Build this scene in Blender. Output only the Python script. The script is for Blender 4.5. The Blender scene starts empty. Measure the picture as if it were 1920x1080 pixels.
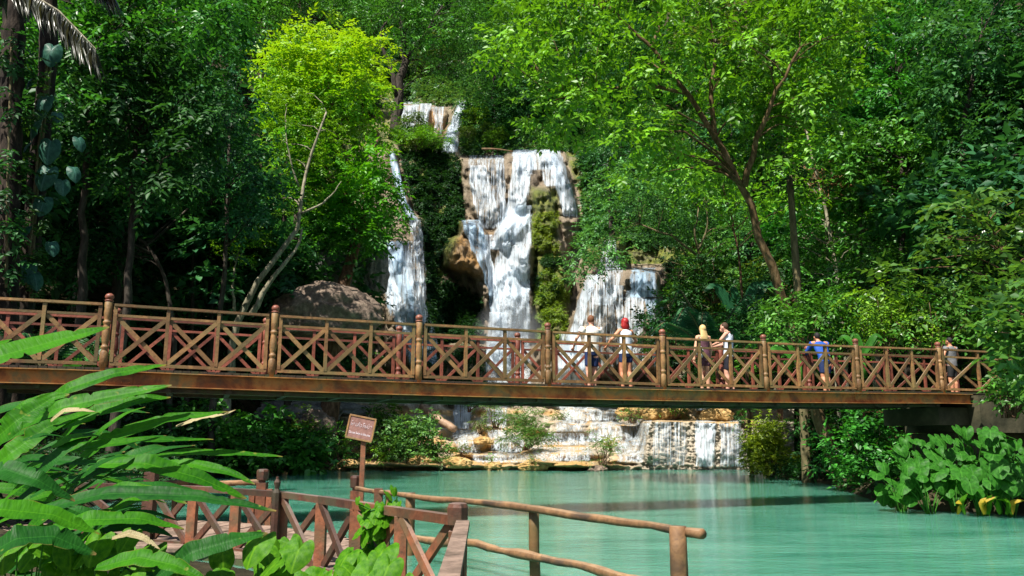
import bpy, bmesh, math, random
import numpy as np
from mathutils import Vector, Matrix
random.seed(7)
S = bpy.context.scene
COL = S.collection
# ------------------------------------------------------------------ camera, sky, sun, exposure
F = 1507.0; PITCH = math.radians(10.67); CAM = np.array([0.0, 0.0, 1.6])
cam = bpy.data.objects.new('camera', bpy.data.cameras.new('camera')); COL.objects.link(cam)
cam.location = CAM; cam.rotation_euler = (math.pi/2 + PITCH, 0, 0)
cam.data.sensor_width = 36; cam.data.lens = 36*F/1920; cam.data.clip_end = 1500
S.camera = cam
SUN_EL, SUN_AZ = math.radians(57), math.radians(216)      # azimuth clockwise from +Y: behind the camera, to the left
W = bpy.data.worlds.new('World'); S.world = W; W.use_nodes = True
wn = W.node_tree.nodes; sky = wn.new('ShaderNodeTexSky'); sky.sky_type = 'NISHITA'; sky.sun_disc = False
sky.sun_elevation = SUN_EL; sky.sun_rotation = SUN_AZ
W.node_tree.links.new(sky.outputs[0], wn['Background'].inputs[0]); wn['Background'].inputs[1].default_value = 0.062
sl = bpy.data.lights.new('sun', 'SUN'); sl.energy = 5.0; sl.angle = math.radians(0.5); sl.color = (1.0, 0.95, 0.86)
so = bpy.data.objects.new('sun', sl); COL.objects.link(so)
sdir = Vector((math.sin(SUN_AZ)*math.cos(SUN_EL), math.cos(SUN_AZ)*math.cos(SUN_EL), math.sin(SUN_EL)))
so.rotation_euler = sdir.to_track_quat('Z', 'Y').to_euler(); so.location = (-20, -20, 60)
S.view_settings.view_transform = 'Standard'; S.view_settings.look = 'None'
S.view_settings.exposure = 1.1; S.view_settings.gamma = 1.0
S.cycles.max_bounces = 7; S.cycles.diffuse_bounces = 3; S.cycles.glossy_bounces = 3
S.cycles.transmission_bounces = 4; S.cycles.transparent_max_bounces = 14
S.cycles.sample_clamp_indirect = 6

# ------------------------------------------------------------------ maths
def ray(x, y):
    x = np.asarray(x, float); y = np.asarray(y, float)
    a = (x-960)/F; b = (540-y)/F
    return np.stack([a, math.cos(PITCH)-b*math.sin(PITCH)+0*a, math.sin(PITCH)+b*math.cos(PITCH)+0*a], -1)
def P(x, y, Y):
    d = ray(x, y); return CAM + d*(np.asarray(Y, float)/d[..., 1])[..., None]
def Pz(x, y, z):
    d = ray(x, y); return CAM + d*((z-1.6)/d[..., 2])[..., None]
def ss(a, b, x):
    t = np.clip((np.asarray(x, float)-a)/(b-a), 0, 1); return t*t*(3-2*t)
def vn(x, y, seed=0):
    x = np.asarray(x, float); y = np.asarray(y, float)
    xi = np.floor(x); yi = np.floor(y); fx = x-xi; fy = y-yi
    fx = fx*fx*(3-2*fx); fy = fy*fy*(3-2*fy)
    def h(a, b):
        v = np.sin(a*127.1+b*311.7+seed*74.7)*43758.5453; return v-np.floor(v)
    return ((h(xi, yi)*(1-fx)+h(xi+1, yi)*fx)*(1-fy)+(h(xi, yi+1)*(1-fx)+h(xi+1, yi+1)*fx)*fy)*2-1
def fbm(x, y, seed=0, o=4):
    s = 0; a = 1.0; t = 0
    for k in range(o):
        s = s+a*vn(x*2**k, y*2**k, seed+k*3); t += a; a *= .5
    return s/t
def nrm(v):
    return v/np.maximum(np.linalg.norm(v, axis=-1, keepdims=True), 1e-9)
def inpoly(px, py, poly):
    px = np.asarray(px, float); py = np.asarray(py, float); r = np.zeros(px.shape, bool); n = len(poly)
    for i in range(n):
        x0, y0 = poly[i]; x1, y1 = poly[(i+1) % n]
        if y0 == y1: continue
        c = ((y0 > py) != (y1 > py)) & (px < (x1-x0)*(py-y0)/(y1-y0)+x0); r ^= c
    return r
def dpoly(px, py, poly):
    d = np.full(np.asarray(px).shape, 1e9); n = len(poly)
    for i in range(n):
        a = np.array(poly[i], float); b = np.array(poly[(i+1) % n], float); ab = b-a
        t = np.clip(((px-a[0])*ab[0]+(py-a[1])*ab[1])/(ab@ab), 0, 1)
        d = np.minimum(d, np.hypot(px-a[0]-t*ab[0], py-a[1]-t*ab[1]))
    return d
# ------------------------------------------------------------------ object helpers
def mesh(name, V, Fc, m=None, smooth=False, uv=None, attrs=None):
    V = np.ascontiguousarray(V, np.float32).reshape(-1, 3); Fc = np.ascontiguousarray(Fc, np.int32)
    k = Fc.shape[1]; me = bpy.data.meshes.new(name)
    me.vertices.add(len(V)); me.vertices.foreach_set('co', V.ravel())
    me.loops.add(Fc.size); me.loops.foreach_set('vertex_index', Fc.ravel())
    me.polygons.add(len(Fc)); me.polygons.foreach_set('loop_start', np.arange(0, Fc.size, k, dtype=np.int32))
    me.polygons.foreach_set('loop_total', np.full(len(Fc), k, np.int32))
    if smooth: me.polygons.foreach_set('use_smooth', np.ones(len(Fc), bool))
    if uv is not None:
        l = me.uv_layers.new(name='UVMap'); l.data.foreach_set('uv', np.ascontiguousarray(uv[Fc.ravel()], np.float32).ravel())
    for an, av in (attrs or {}).items():
        a = me.attributes.new(an, 'FLOAT', 'POINT'); a.data.foreach_set('value', np.ascontiguousarray(av, np.float32).ravel())
    me.update(calc_edges=True)
    if m: me.materials.append(m)
    return me
def link(name, me, parent=None):
    o = bpy.data.objects.new(name, me); COL.objects.link(o)
    if parent is not None: o.parent = parent
    return o
def tag(o, label=None, cat=None, group=None, kind=None):
    if label: o['label'] = label
    if cat: o['category'] = cat
    if group: o['group'] = group
    if kind: o['kind'] = kind
    return o
def empty(name, loc, label=None, cat=None, group=None):
    o = bpy.data.objects.new(name, None); COL.objects.link(o); o.location = [float(v) for v in loc]; o.empty_display_size = .2
    return tag(o, label, cat, group)
class MB:
    """collects shapes into one mesh"""
    def __init__(s): s.v = []; s.f = []; s.n = 0
    def add(s, V, Fc):
        V = np.asarray(V, float); s.v.append(V); s.f += [tuple(int(i)+s.n for i in f) for f in Fc]; s.n += len(V); return s
    def bar(s, a, b, w, h, up=(0, 0, 1), jit=0):
        a = np.asarray(a, float); b = np.asarray(b, float); t = nrm(b-a); sd = nrm(np.cross(t, up)); u = np.cross(sd, t)
        V = []
        for p in (a, b):
            for i, j in ((-1, -1), (1, -1), (1, 1), (-1, 1)): V.append(p+sd*i*w/2+u*j*h/2)
        return s.add(V, [(0, 3, 2, 1), (4, 5, 6, 7), (0, 1, 5, 4), (1, 2, 6, 5), (2, 3, 7, 6), (3, 0, 4, 7)])
    def tube(s, pts, rad, seg=8, jit=0.0, cap=True, seed=0):
        pts = np.asarray(pts, float); n = len(pts); rad = np.broadcast_to(np.asarray(rad, float), (n,))
        T = nrm(np.gradient(pts, axis=0)); ref = np.array([0, 0, 1.]) if abs(T[0][2]) < .8 else np.array([1., 0, 0])
        rs = np.random.RandomState(seed); V = []
        for i in range(n):
            a = nrm(np.cross(T[i], ref)); b = np.cross(T[i], a)
            th = np.arange(seg)*2*np.pi/seg
            r = rad[i]*(1+jit*rs.uniform(-1, 1, seg))
            V.append(pts[i]+np.outer(np.cos(th)*r, a)+np.outer(np.sin(th)*r, b))
        V = np.concatenate(V); Fc = []
        for i in range(n-1):
            for j in range(seg):
                k = (j+1) % seg; Fc.append((i*seg+j, i*seg+k, (i+1)*seg+k, (i+1)*seg+j))
        if cap: Fc.append(tuple(range(seg-1, -1, -1))); Fc.append(tuple(range((n-1)*seg, n*seg)))
        return s.add(V, Fc)
    def lathe(s, prof, c=(0, 0, 0), seg=14):
        prof = np.asarray(prof, float); return s.tube(np.stack([prof[:, 0]*0+c[0], prof[:, 0]*0+c[1], prof[:, 0]+c[2]], 1), prof[:, 1], seg)
    def ball(s, c, r, seg=12, rings=8):
        r = np.broadcast_to(np.asarray(r, float), (3,)); V = []; Fc = []
        for i in range(rings+1):
            ph = math.pi*i/rings
            for j in range(seg):
                th = 2*math.pi*j/seg; V.append((c[0]+r[0]*math.sin(ph)*math.cos(th), c[1]+r[1]*math.sin(ph)*math.sin(th), c[2]+r[2]*math.cos(ph)))
        for i in range(rings):
            for j in range(seg):
                k = (j+1) % seg; Fc.append((i*seg+j, (i+1)*seg+j, (i+1)*seg+k, i*seg+k))
        return s.add(V, Fc)
    def data(s, name, m, smooth=False):
        me = bpy.data.meshes.new(name); me.from_pydata(np.concatenate(s.v).tolist(), [], s.f); me.validate()
        if smooth: me.polygons.foreach_set('use_smooth', [True]*len(me.polygons))
        if m: me.materials.append(m)
        return me
    def build(s, name, m, parent=None, smooth=False): return link(name, s.data(name, m, smooth), parent)
# ------------------------------------------------------------------ materials
def newmat(name):
    m = bpy.data.materials.new(name); m.use_nodes = True; nt = m.node_tree; nt.nodes.clear()
    out = nt.nodes.new('ShaderNodeOutputMaterial'); return m, nt, out
def N(nt, typ, **kw):
    n = nt.nodes.new(typ)
    for k, v in kw.items():
        if k.startswith('i_'): n.inputs[int(k[2:])].default_value = v
        else: setattr(n, k, v)
    return n
def ramp(nt, fac, stops):
    r = nt.nodes.new('ShaderNodeValToRGB'); e = r.color_ramp.elements
    while len(e) < len(stops): e.new(0.5)
    for q, (p, c) in zip(e, stops): q.position = p; q.color = (*c, 1)
    nt.links.new(fac, r.inputs[0]); return r.outputs[0]
def mixc(nt, f, a, b, mode='MIX'):
    m = nt.nodes.new('ShaderNodeMix'); m.data_type = 'RGBA'; m.blend_type = mode
    for s, v in ((0, f), (6, a), (7, b)):
        if isinstance(v, (int, float)): m.inputs[s].default_value = v
        elif isinstance(v, tuple): m.inputs[s].default_value = (*v, 1)
        else: nt.links.new(v, m.inputs[s])
    return m.outputs[2]
def math_(nt, op, a, b=None):
    m = nt.nodes.new('ShaderNodeMath'); m.operation = op
    for i, v in enumerate((a, b)):
        if v is None: continue
        if isinstance(v, (int, float)): m.inputs[i].default_value = v
        else: nt.links.new(v, m.inputs[i])
    return m.outputs[0]
def noise(nt, vec, scale, detail=4, rough=.55, dist=0):
    n = nt.nodes.new('ShaderNodeTexNoise'); n.inputs['Scale'].default_value = scale; n.inputs['Detail'].default_value = detail
    n.inputs['Roughness'].default_value = rough; n.inputs['Distortion'].default_value = dist
    if vec is not None: nt.links.new(vec, n.inputs['Vector'])
    return n.outputs[0]
def coords(nt, which='Object', scale=(1, 1, 1)):
    t = nt.nodes.new('ShaderNodeTexCoord'); mp = nt.nodes.new('ShaderNodeMapping'); mp.inputs['Scale'].default_value = scale
    nt.links.new(t.outputs[which], mp.inputs['Vector']); return mp.outputs[0]
def bump(nt, h, strength=.4, dist=.05):
    b = nt.nodes.new('ShaderNodeBump'); b.inputs['Strength'].default_value = strength; b.inputs['Distance'].default_value = dist
    nt.links.new(h, b.inputs['Height']); return b.outputs[0]
def princ(nt, out, col, rough=.6, normal=None, spec=.4, **kw):
    p = nt.nodes.new('ShaderNodeBsdfPrincipled')
    if isinstance(col, tuple): p.inputs['Base Color'].default_value = (*col, 1)
    else: nt.links.new(col, p.inputs['Base Color'])
    if isinstance(rough, (int, float)): p.inputs['Roughness'].default_value = rough
    else: nt.links.new(rough, p.inputs['Roughness'])
    p.inputs['Specular IOR Level'].default_value = spec
    if normal is not None: nt.links.new(normal, p.inputs['Normal'])
    if out is not None: nt.links.new(p.outputs[0], out.inputs[0])
    return p
def leafmat(name, c1, c2, trans=.4, rough=.42, spec=.5, hue=.02, c3=None):
    m, nt, out = newmat(name)
    g = nt.nodes.new('ShaderNodeNewGeometry'); oi = nt.nodes.new('ShaderNodeObjectInfo')
    big = noise(nt, coords(nt), .55, 2)
    tn = nt.nodes.new('ShaderNodeAttribute'); tn.attribute_name = 'tone'
    f = math_(nt, 'ADD', math_(nt, 'MULTIPLY', g.outputs['Random Per Island'], .34), math_(nt, 'MULTIPLY', big, .36)); f = math_(nt, 'ADD', f, math_(nt, 'MULTIPLY', tn.outputs['Fac'], .42))
    st = [(0.12, c1), (.85, c2)] + ([(1.0, c3)] if c3 else [])
    c = ramp(nt, f, st)
    hs = nt.nodes.new('ShaderNodeHueSaturation')
    nt.links.new(math_(nt, 'ADD', math_(nt, 'MULTIPLY', oi.outputs['Random'], hue*2), .5-hue), hs.inputs['Hue'])
    nt.links.new(math_(nt, 'ADD', math_(nt, 'MULTIPLY', g.outputs['Random Per Island'], .5), .75), hs.inputs['Value'])
    nt.links.new(c, hs.inputs['Color'])
    p = princ(nt, None, hs.outputs[0], rough, spec=spec)
    t = nt.nodes.new('ShaderNodeBsdfTranslucent'); nt.links.new(mixc(nt, 1.0, hs.outputs[0], (1.5, 1.35, .55), 'MULTIPLY'), t.inputs[0])
    mx = nt.nodes.new('ShaderNodeMixShader'); mx.inputs[0].default_value = trans
    nt.links.new(p.outputs[0], mx.inputs[1]); nt.links.new(t.outputs[0], mx.inputs[2]); nt.links.new(mx.outputs[0], out.inputs[0])
    return m
def barkmat(name, c1, c2, c3, sc=6):
    m, nt, out = newmat(name); v = coords(nt, 'Object', (1, 1, .3))
    n = noise(nt, v, sc, 6, .65); c = ramp(nt, n, [(.3, c1), (.5, c2), (.68, c3)])
    princ(nt, out, c, .85, bump(nt, noise(nt, v, sc*3, 5), .7, .04), .2); return m
def woodmat(name, c1, c2, moss=None, rough=.6, sc=(3, 3, 3), top_tint=None):
    m, nt, out = newmat(name); v = coords(nt, 'Object', sc)
    n = noise(nt, v, 2.2, 7, .7, .6); c = ramp(nt, n, [(.32, c1), (.66, c2)])
    if moss: c = mixc(nt, ramp(nt, noise(nt, v, .9, 4, .6), [(.46, (0, 0, 0)), (.62, (1, 1, 1))]), c, moss)
    if top_tint:
        g = nt.nodes.new('ShaderNodeNewGeometry'); s = nt.nodes.new('ShaderNodeSeparateXYZ'); nt.links.new(g.outputs['True Normal'], s.inputs[0])
        c = mixc(nt, math_(nt, 'MULTIPLY', ramp(nt, s.outputs[2], [(.5, (0, 0, 0)), (.9, (1, 1, 1))]), noise(nt, v, 2, 4)), c, top_tint)  # upward faces mixed towards a paler colour, broken by noise
    oi = nt.nodes.new('ShaderNodeObjectInfo'); hs = nt.nodes.new('ShaderNodeHueSaturation'); nt.links.new(math_(nt, 'ADD', math_(nt, 'MULTIPLY', oi.outputs['Random'], .7), .62), hs.inputs['Value']); hs.inputs['Saturation'].default_value = 1.0; nt.links.new(c, hs.inputs['Color']); c = hs.outputs[0]
    c = mixc(nt, ramp(nt, noise(nt, v, 5.5, 6, .75), [(.56, (0, 0, 0)), (.70, (.75,)*3)]), c, (.025, .018, .012))
    princ(nt, out, c, rough, bump(nt, noise(nt, v, 8, 6, .7), .5, .015), .35); return m
M = {}
M['leaf_bright'] = leafmat('bright_leaf', (.018, .085, .006), (.14, .36, .016), .32, .45, .4)
M['leaf_mid'] = leafmat('mid_leaf', (.009, .048, .008), (.07, .24, .025), .28, .42, .4)
M['leaf_mid2'] = leafmat('soft_green_leaf', (.02, .08, .022), (.12, .28, .06), .32, .45, .4)
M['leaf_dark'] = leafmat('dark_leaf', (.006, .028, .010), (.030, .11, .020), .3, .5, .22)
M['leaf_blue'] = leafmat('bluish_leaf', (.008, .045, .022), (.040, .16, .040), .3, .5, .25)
M['leaf_olive'] = leafmat('olive_leaf', (.03, .065, .012), (.12, .20, .028), .35, .5)
M['leaf_big'] = leafmat('big_leaf', (.025, .09, .02), (.07, .19, .03), .4, .3, .6)
M['bark_brown'] = barkmat('brown_bark', (.03, .018, .01), (.10, .055, .03), (.19, .12, .075))
M['bark_dark'] = barkmat('dark_bark', (.012, .01, .007), (.035, .027, .02), (.08, .065, .05))
M['bark_pale'] = barkmat('pale_bark', (.07, .065, .045), (.2, .18, .12), (.34, .31, .23))
M['bark_mossy'] = barkmat('mossy_bark', (.035, .03, .015), (.10, .085, .04), (.19, .15, .08))
# ------------------------------------------------------------------ ground
POOL = [(-9.3, 16), (-10, 20), (-12.3, 32), (-12.8, 42), (-12, 47), (15, 47), (13.6, 38), (11.2, 36), (11.4, 30), (9.9, 24), (8.9, 19.5), (11, 17.6), (17, 15.5), (32, 13), (34, 3), (3, 4.5), (0, 6), (-2, 8.6), (-6, 11.5), (-8.4, 14)]
def H(X, Y):
    X = np.asarray(X, float); Y = np.asarray(Y, float)
    d = dpoly(X, Y, POOL); ins = inpoly(X, Y, POOL); s = np.where(ins, -d, d)
    base = np.where(s < 0, -np.minimum(-s*.9, 1.3)-.05, -.05+.45*ss(0, .8, s)+.25*ss(.8, 5, s))
    lat = np.maximum(0, np.abs(X)-14)
    hill = np.interp(Y, [40, 46, 56, 62, 75, 92, 110, 140, 190, 300, 420], [0, .6, 3, 5, 21, 33, 46, 68, 106, 150, 160])
    hc = np.interp(Y, [44, 60, 68, 75, 92, 110, 140, 190, 300, 420], [-1, -.5, 6, 15, 31, 46, 68, 106, 150, 160]); cw = 1-ss(13, 19, np.abs(X-.5)); hill = hill*(1-cw)+hc*cw
    side = np.interp(Y, [8, 20, 40, 60, 100], [0, .12, .5, .62, .5])*lat
    side = np.where(side > 60, 60+(side-60)*.3, side)
    w = ss(8, 26, Y)
    h = base+hill*ss(40, 50, Y)+side*w+fbm(X*.12, Y*.12, 3)*(.25+.02*np.maximum(Y-30, 0))*ss(0, 4, np.where(ins, 0, s))
    return h
def build_ground():
    xs = np.concatenate([np.linspace(-420, -60, 30)[:-1], np.linspace(-60, -16, 60)[:-1], np.linspace(-16, 18, 130)[:-1], np.linspace(18, 60, 56)[:-1], np.linspace(60, 420, 30)])
    ys = np.concatenate([np.linspace(-300, -4, 16)[:-1], np.linspace(-4, 50, 190)[:-1], np.linspace(50, 130, 80)[:-1], np.linspace(130, 420, 30)])
    X, Y = np.meshgrid(xs, ys); Z = H(X, Y); V = np.stack([X, Y, Z], -1).reshape(-1, 3); nx = len(xs); ny = len(ys)
    i = np.arange(nx*ny).reshape(ny, nx); Fc = np.stack([i[:-1, :-1], i[:-1, 1:], i[1:, 1:], i[1:, :-1]], -1).reshape(-1, 4)
    m, nt, out = newmat('forest_floor'); v = coords(nt, 'Object')
    c = ramp(nt, noise(nt, v, 1.3, 8, .65), [(.3, (.012, .01, .006)), (.5, (.035, .03, .015)), (.65, (.07, .055, .03)), (.8, (.02, .045, .01))])
    princ(nt, out, c, .95, bump(nt, noise(nt, v, 6, 8, .7), .8, .1), .15)
    tag(link('ground', mesh('ground', V, Fc, m, True)), 'dark leaf-littered forest floor and pool bank', kind='structure')
build_ground()
def build_water():
    m, nt, out = newmat('pool_water'); v = coords(nt, 'Object', (1, 2.6, 1))
    n1 = noise(nt, v, 2.2, 4, .6, .4); n2 = noise(nt, v, .35, 3, .5)
    c = ramp(nt, n2, [(.3, (.03, .165, .11)), (.7, (.10, .29, .205))])
    p = princ(nt, out, c, .045, bump(nt, math_(nt, 'ADD', n1, math_(nt, 'MULTIPLY', noise(nt, v, 9, 3, .6), .35)), .5, .035), .5); p.inputs['IOR'].default_value = 1.33; p.inputs['Subsurface Weight'].default_value = .8; p.inputs['Subsurface Radius'].default_value = (.8, 1.4, 1.2); p.inputs['Subsurface Scale'].default_value = 2.6
    x = np.array([(-40, -2, 0), (40, -2, 0), (40, 46.4, 0), (-40, 46.4, 0)], float)
    tag(link('water', mesh('water', x, [(0, 1, 2, 3)], m)), 'milky turquoise pool below the cascades', kind='structure')
build_water()
# ------------------------------------------------------------------ cliff (travertine terraces and falls)
def bx(px, py, x0, x1, y0, y1, s=5):
    return ss(x0-s, x0+s, px)*(1-ss(x1-s, x1+s, px))*ss(y0-s, y0+s, py)*(1-ss(y1-s, y1+s, py))
def gs(px, py, cx, cy, rx, ry, pw=1):
    return np.exp(-(((px-cx)/rx)**2+((py-cy)/ry)**2)**pw)
def D(px, py, fine=True):
    px = np.asarray(px, float); py = np.asarray(py, float)
    wx = fbm(px/26, py/30, 11, 4)*13; wy = fbm(px/24, py/26, 17, 4)*9
    qx = px+wx*.6; qy = py+wy*.6
    d = np.interp(py, [0, 100, 190, 285, 400, 500, 600, 640, 700, 752], [125, 108, 92, 78, 70, 66, 61, 58, 56, 54])
    def put(d, m, v): return d*(1-m)+v*m
    def lobe(poly, v, s=3.5, rp=14, rm=1.5, wob=1.0):
        nonlocal d
        X_, Y_ = px+wx*.5*wob, py+wy*.5*wob; dd = dpoly(X_, Y_, poly); ins = inpoly(X_, Y_, poly); sd = np.where(ins, dd, -dd)
        m = ss(-s, s, sd); q = 1-np.clip(sd/rp, 0, 1); vv = np.interp(py, v[0], v[1]) if isinstance(v, tuple) else v
        d = d*(1-m)+(vv+rm*q*q)*m
    lobe([(740, 118), (775, 118), (776, 196), (745, 198)], 101, 4, 6, .5)
    lobe([(750, 196), (800, 194), (836, 206), (840, 252), (790, 266), (742, 266)], ([190, 280], [87, 83]), 3, 14, 1.5)
    lobe([(784, 206), (808, 204), (812, 240), (800, 262), (782, 250)], 83.5, 3, 10, 1.2)
    lobe([(814, 212), (836, 214), (834, 250), (815, 256)], 83.2, 3, 10, 1.2)
    lobe([(860, 188), (880, 190), (876, 230), (864, 292), (818, 292), (830, 250), (846, 215)], ([190, 290], [84, 79]), 3, 10, 1.6)
    lobe([(748, 256), (800, 244), (850, 268), (874, 320), (872, 420), (862, 470), (838, 510), (900, 560), (915, 645), (765, 645), (795, 560), (795, 430), (775, 370), (752, 320)], ([250, 400, 520, 620], [72, 67, 63, 60.5]), 5, 24, 2)
    lobe([(726, 282), (746, 282), (757, 340), (775, 390), (800, 420), (802, 480), (806, 560), (832, 645), (840, 700), (695, 700), (706, 600), (698, 520), (702, 450), (730, 430), (742, 380), (732, 330)], ([285, 380, 450, 475, 600, 690], [70.5, 66.5, 64.5, 62.2, 58.5, 57]), 5, 14, 1.6)
    lobe([(712, 462), (760, 452), (782, 500), (800, 570), (825, 640), (835, 700), (720, 700), (712, 600), (706, 520)], ([450, 600, 690], [61.5, 57.6, 56]), 5, 26, 2.2)
    lobe([(856, 297), (943, 297), (951, 288), (1041, 286), (1062, 313), (1080, 366), (1087, 410), (1052, 490), (1000, 495), (856, 490), (866, 400), (860, 340)], ([286, 400, 490], [69.5, 67, 65.5]), 1.6, 18, 3.0, .45)
    lobe([(958, 300), (1000, 296), (1012, 340), (998, 380), (966, 400), (950, 380), (955, 340)], ([300, 400], [68.3, 65.8]), 4, 16, 1.6)
    lobe([(876, 318), (900, 312), (924, 330), (942, 380), (942, 430), (905, 430), (882, 400), (871, 350)], ([312, 430], [68, 65]), 3, 14, 1.8)
    lobe([(1016, 320), (1046, 315), (1066, 345), (1080, 400), (1050, 412), (1030, 380), (1012, 360)], ([315, 410], [67.6, 65.2]), 3, 16, 1.8)
    lobe([(1044, 406), (1088, 408), (1080, 450), (1062, 490), (1046, 480)], 64.8, 3, 12, 1.4)
    lobe([(860, 408), (915, 428), (950, 408), (1000, 392), (1004, 480), (1006, 648), (903, 648), (914, 600), (930, 545), (905, 520), (880, 500), (860, 440)], ([400, 460, 560, 645], [66.2, 64, 61.2, 59.3]), 4, 20, 2)
    lobe([(935, 424), (960, 418), (978, 440), (972, 475), (945, 480), (930, 455)], 62.8, 4, 16, 1.4)
    lobe([(962, 460), (1002, 458), (1004, 500), (1002, 545), (965, 530), (950, 495)], 61.2, 4, 18, 1.5)
    lobe([(925, 505), (960, 500), (975, 540), (985, 600), (950, 648), (915, 640), (922, 570)], ([500, 640], [60.8, 58.2]), 4, 20, 1.8)
    lobe([(994, 360), (1010, 351), (1034, 353), (1041, 372), (1048, 420), (1058, 468), (1046, 495), (1004, 486), (992, 440), (998, 400)], ([350, 480], [64.8, 63.2]), 2.5, 14, 1.8, 1.3)
    lobe([(1000, 478), (1052, 476), (1078, 520), (1066, 560), (1074, 645), (1000, 645)], ([470, 560, 640], [62, 60.6, 59]), 4, 18, 2)
    lobe([(860, 412), (895, 418), (916, 440), (912, 470), (880, 462), (862, 440)], 62.4, 4, 16, 1.6)
    lobe([(830, 472), (843, 447), (870, 440), (897, 458), (917, 500), (928, 545), (918, 600), (906, 575), (895, 535), (875, 512), (850, 510), (834, 497)], ([440, 600], [61.0, 59.0]), 2.5, 20, 2.6, 1.2)
    lobe([(1124, 448), (1166, 448), (1176, 510), (1112, 512)], 58.5, 5, 14, 1.5)
    lobe([(1104, 520), (1135, 507), (1185, 502), (1234, 512), (1242, 560), (1254, 610), (1262, 700), (1040, 700), (1058, 650), (1076, 600), (1082, 560)], ([505, 560, 640, 700], [56, 55, 53.2, 52.3]), 3, 22, 2.6)
    lobe([(1100, 528), (1130, 524), (1154, 570), (1164, 640), (1155, 705), (1084, 705), (1084, 600)], ([520, 640, 700], [54.2, 51.6, 51]), 4, 30, 2.6)
    lobe([(1170, 556), (1200, 546), (1236, 570), (1250, 640), (1254, 705), (1166, 705)], ([546, 640, 700], [54, 51.6, 51]), 4, 30, 2.6)
    lobe([(1186, 508), (1226, 512), (1234, 550), (1190, 545)], 54.4, 4, 16, 1.4)
    b = 0
    for cx, cy, rx, ry, a in ((775, 560, 24, 42, 1.6), (765, 360, 16, 60, 1.2), (790, 420, 14, 26, 1.4)):
        b = b+gs(px, py, cx, cy, rx, ry, 1.5)*a
    b = b-gs(px, py, 862, 595, 40, 58, 2)*2.5
    d = d-b
    up = 1-ss(740, 756, py)
    d = d+up*(fbm(px/55, py/70, 5, 3)*1.3+fbm(px/17, py/44, 8, 4)*.8+np.abs(fbm(px/9, py/26, 9, 3))*1.3+np.abs(fbm(px/20, py/18, 19, 3))*.8+fbm(px/5, py/6, 10, 3)*.22)
    # lower terraces: stepped basins
    def steps(lips):
        t = 43.7
        for k, (y, dl, am) in enumerate(lips):
            yk = y+fbm(px/42, px*0+k*7.3, 21+k, 3)*am+fbm(px/9, py/60+k*3, 33+k, 2)*2
            t = t+dl*(1-ss(yk-2.2, yk+2.6, py))+.3*np.clip((yk-py)/20, 0, 1)
        return t
    mid = steps([(872, 1.1, 3.5), (864, 1.6, 4), (847, 1.9, 11), (826, 1.6, 13), (794, 2.0, 16), (764, 2.2, 12)])
    rgt = 44.3+.8*(1-ss(785, 875, py))+5.5*(1-ss(786, 791, py+fbm(px/40, px*0, 44, 3)*3))+1.5*(1-ss(760, 768, py))
    lft = steps([(869, 1.0, 5), (860, 1.5, 4), (835, 1.4, 10), (805, 2.2, 12), (778, 2.0, 10)])
    low = mid*(1-ss(1192, 1216, px))+rgt*ss(1192, 1216, px)
    w = ss(820, 850, px); low = lft*(1-w)+low*w
    low = low-ss(1395, 1440, px)*2
    # rounded travertine ledges in front of the shore
    for cx, cy, rx, ry, a in ((775, 868, 60, 9, 1.4), (850, 873, 50, 6, 1.2), (925, 856, 36, 7, 1.4), (1000, 868, 50, 9, 1.5), (1090, 872, 40, 7, 1.2), (700, 868, 60, 8, 1.0), (880, 832, 30, 16, 1.3), (1060, 850, 70, 12, 1.0), (905, 800, 20, 18, 1.0), (1240, 778, 40, 10, 1.5), (1060, 800, 60, 20, 1.4), (1150, 815, 50, 22, 1.4), (985, 775, 40, 20, 1.3), (1110, 775, 50, 18, 1.6), (880, 838, 40, 22, 1.4), (955, 830, 40, 16, 1.2), (1160, 852, 55, 20, 1.6), (1050, 858, 70, 16, 1.6)):
        low = low-gs(px, py, cx, cy, rx, ry, 2)*a
    low = low-np.abs(fbm(px/8, py/10, 50, 4))*.45-fbm(px/22, py/16, 52, 3)*.35-(px > 1190)*np.abs(fbm(px/5, py/5, 54, 3))*.5*ss(786, 796, py)
    wl = ss(744, 758, py)
    return d*(1-wl)+low*wl
MOSS = [([(748, 250), (800, 245), (862, 300), (868, 420), (840, 500), (800, 560), (770, 640), (905, 640), (900, 590), (840, 545), (800, 520), (795, 400), (760, 300)], 1),
        ([(996, 352), (1048, 356), (1046, 470), (1075, 520), (1060, 640), (1002, 640), (1000, 480), (990, 420)], 1),
        ([(840, 190), (870, 200), (860, 280), (835, 270)], .2)]
def soft(px, py, poly, s=8):
    d = dpoly(px, py, poly); i = inpoly(px, py, poly); return ss(-s, s, np.where(i, d, -d))
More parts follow.
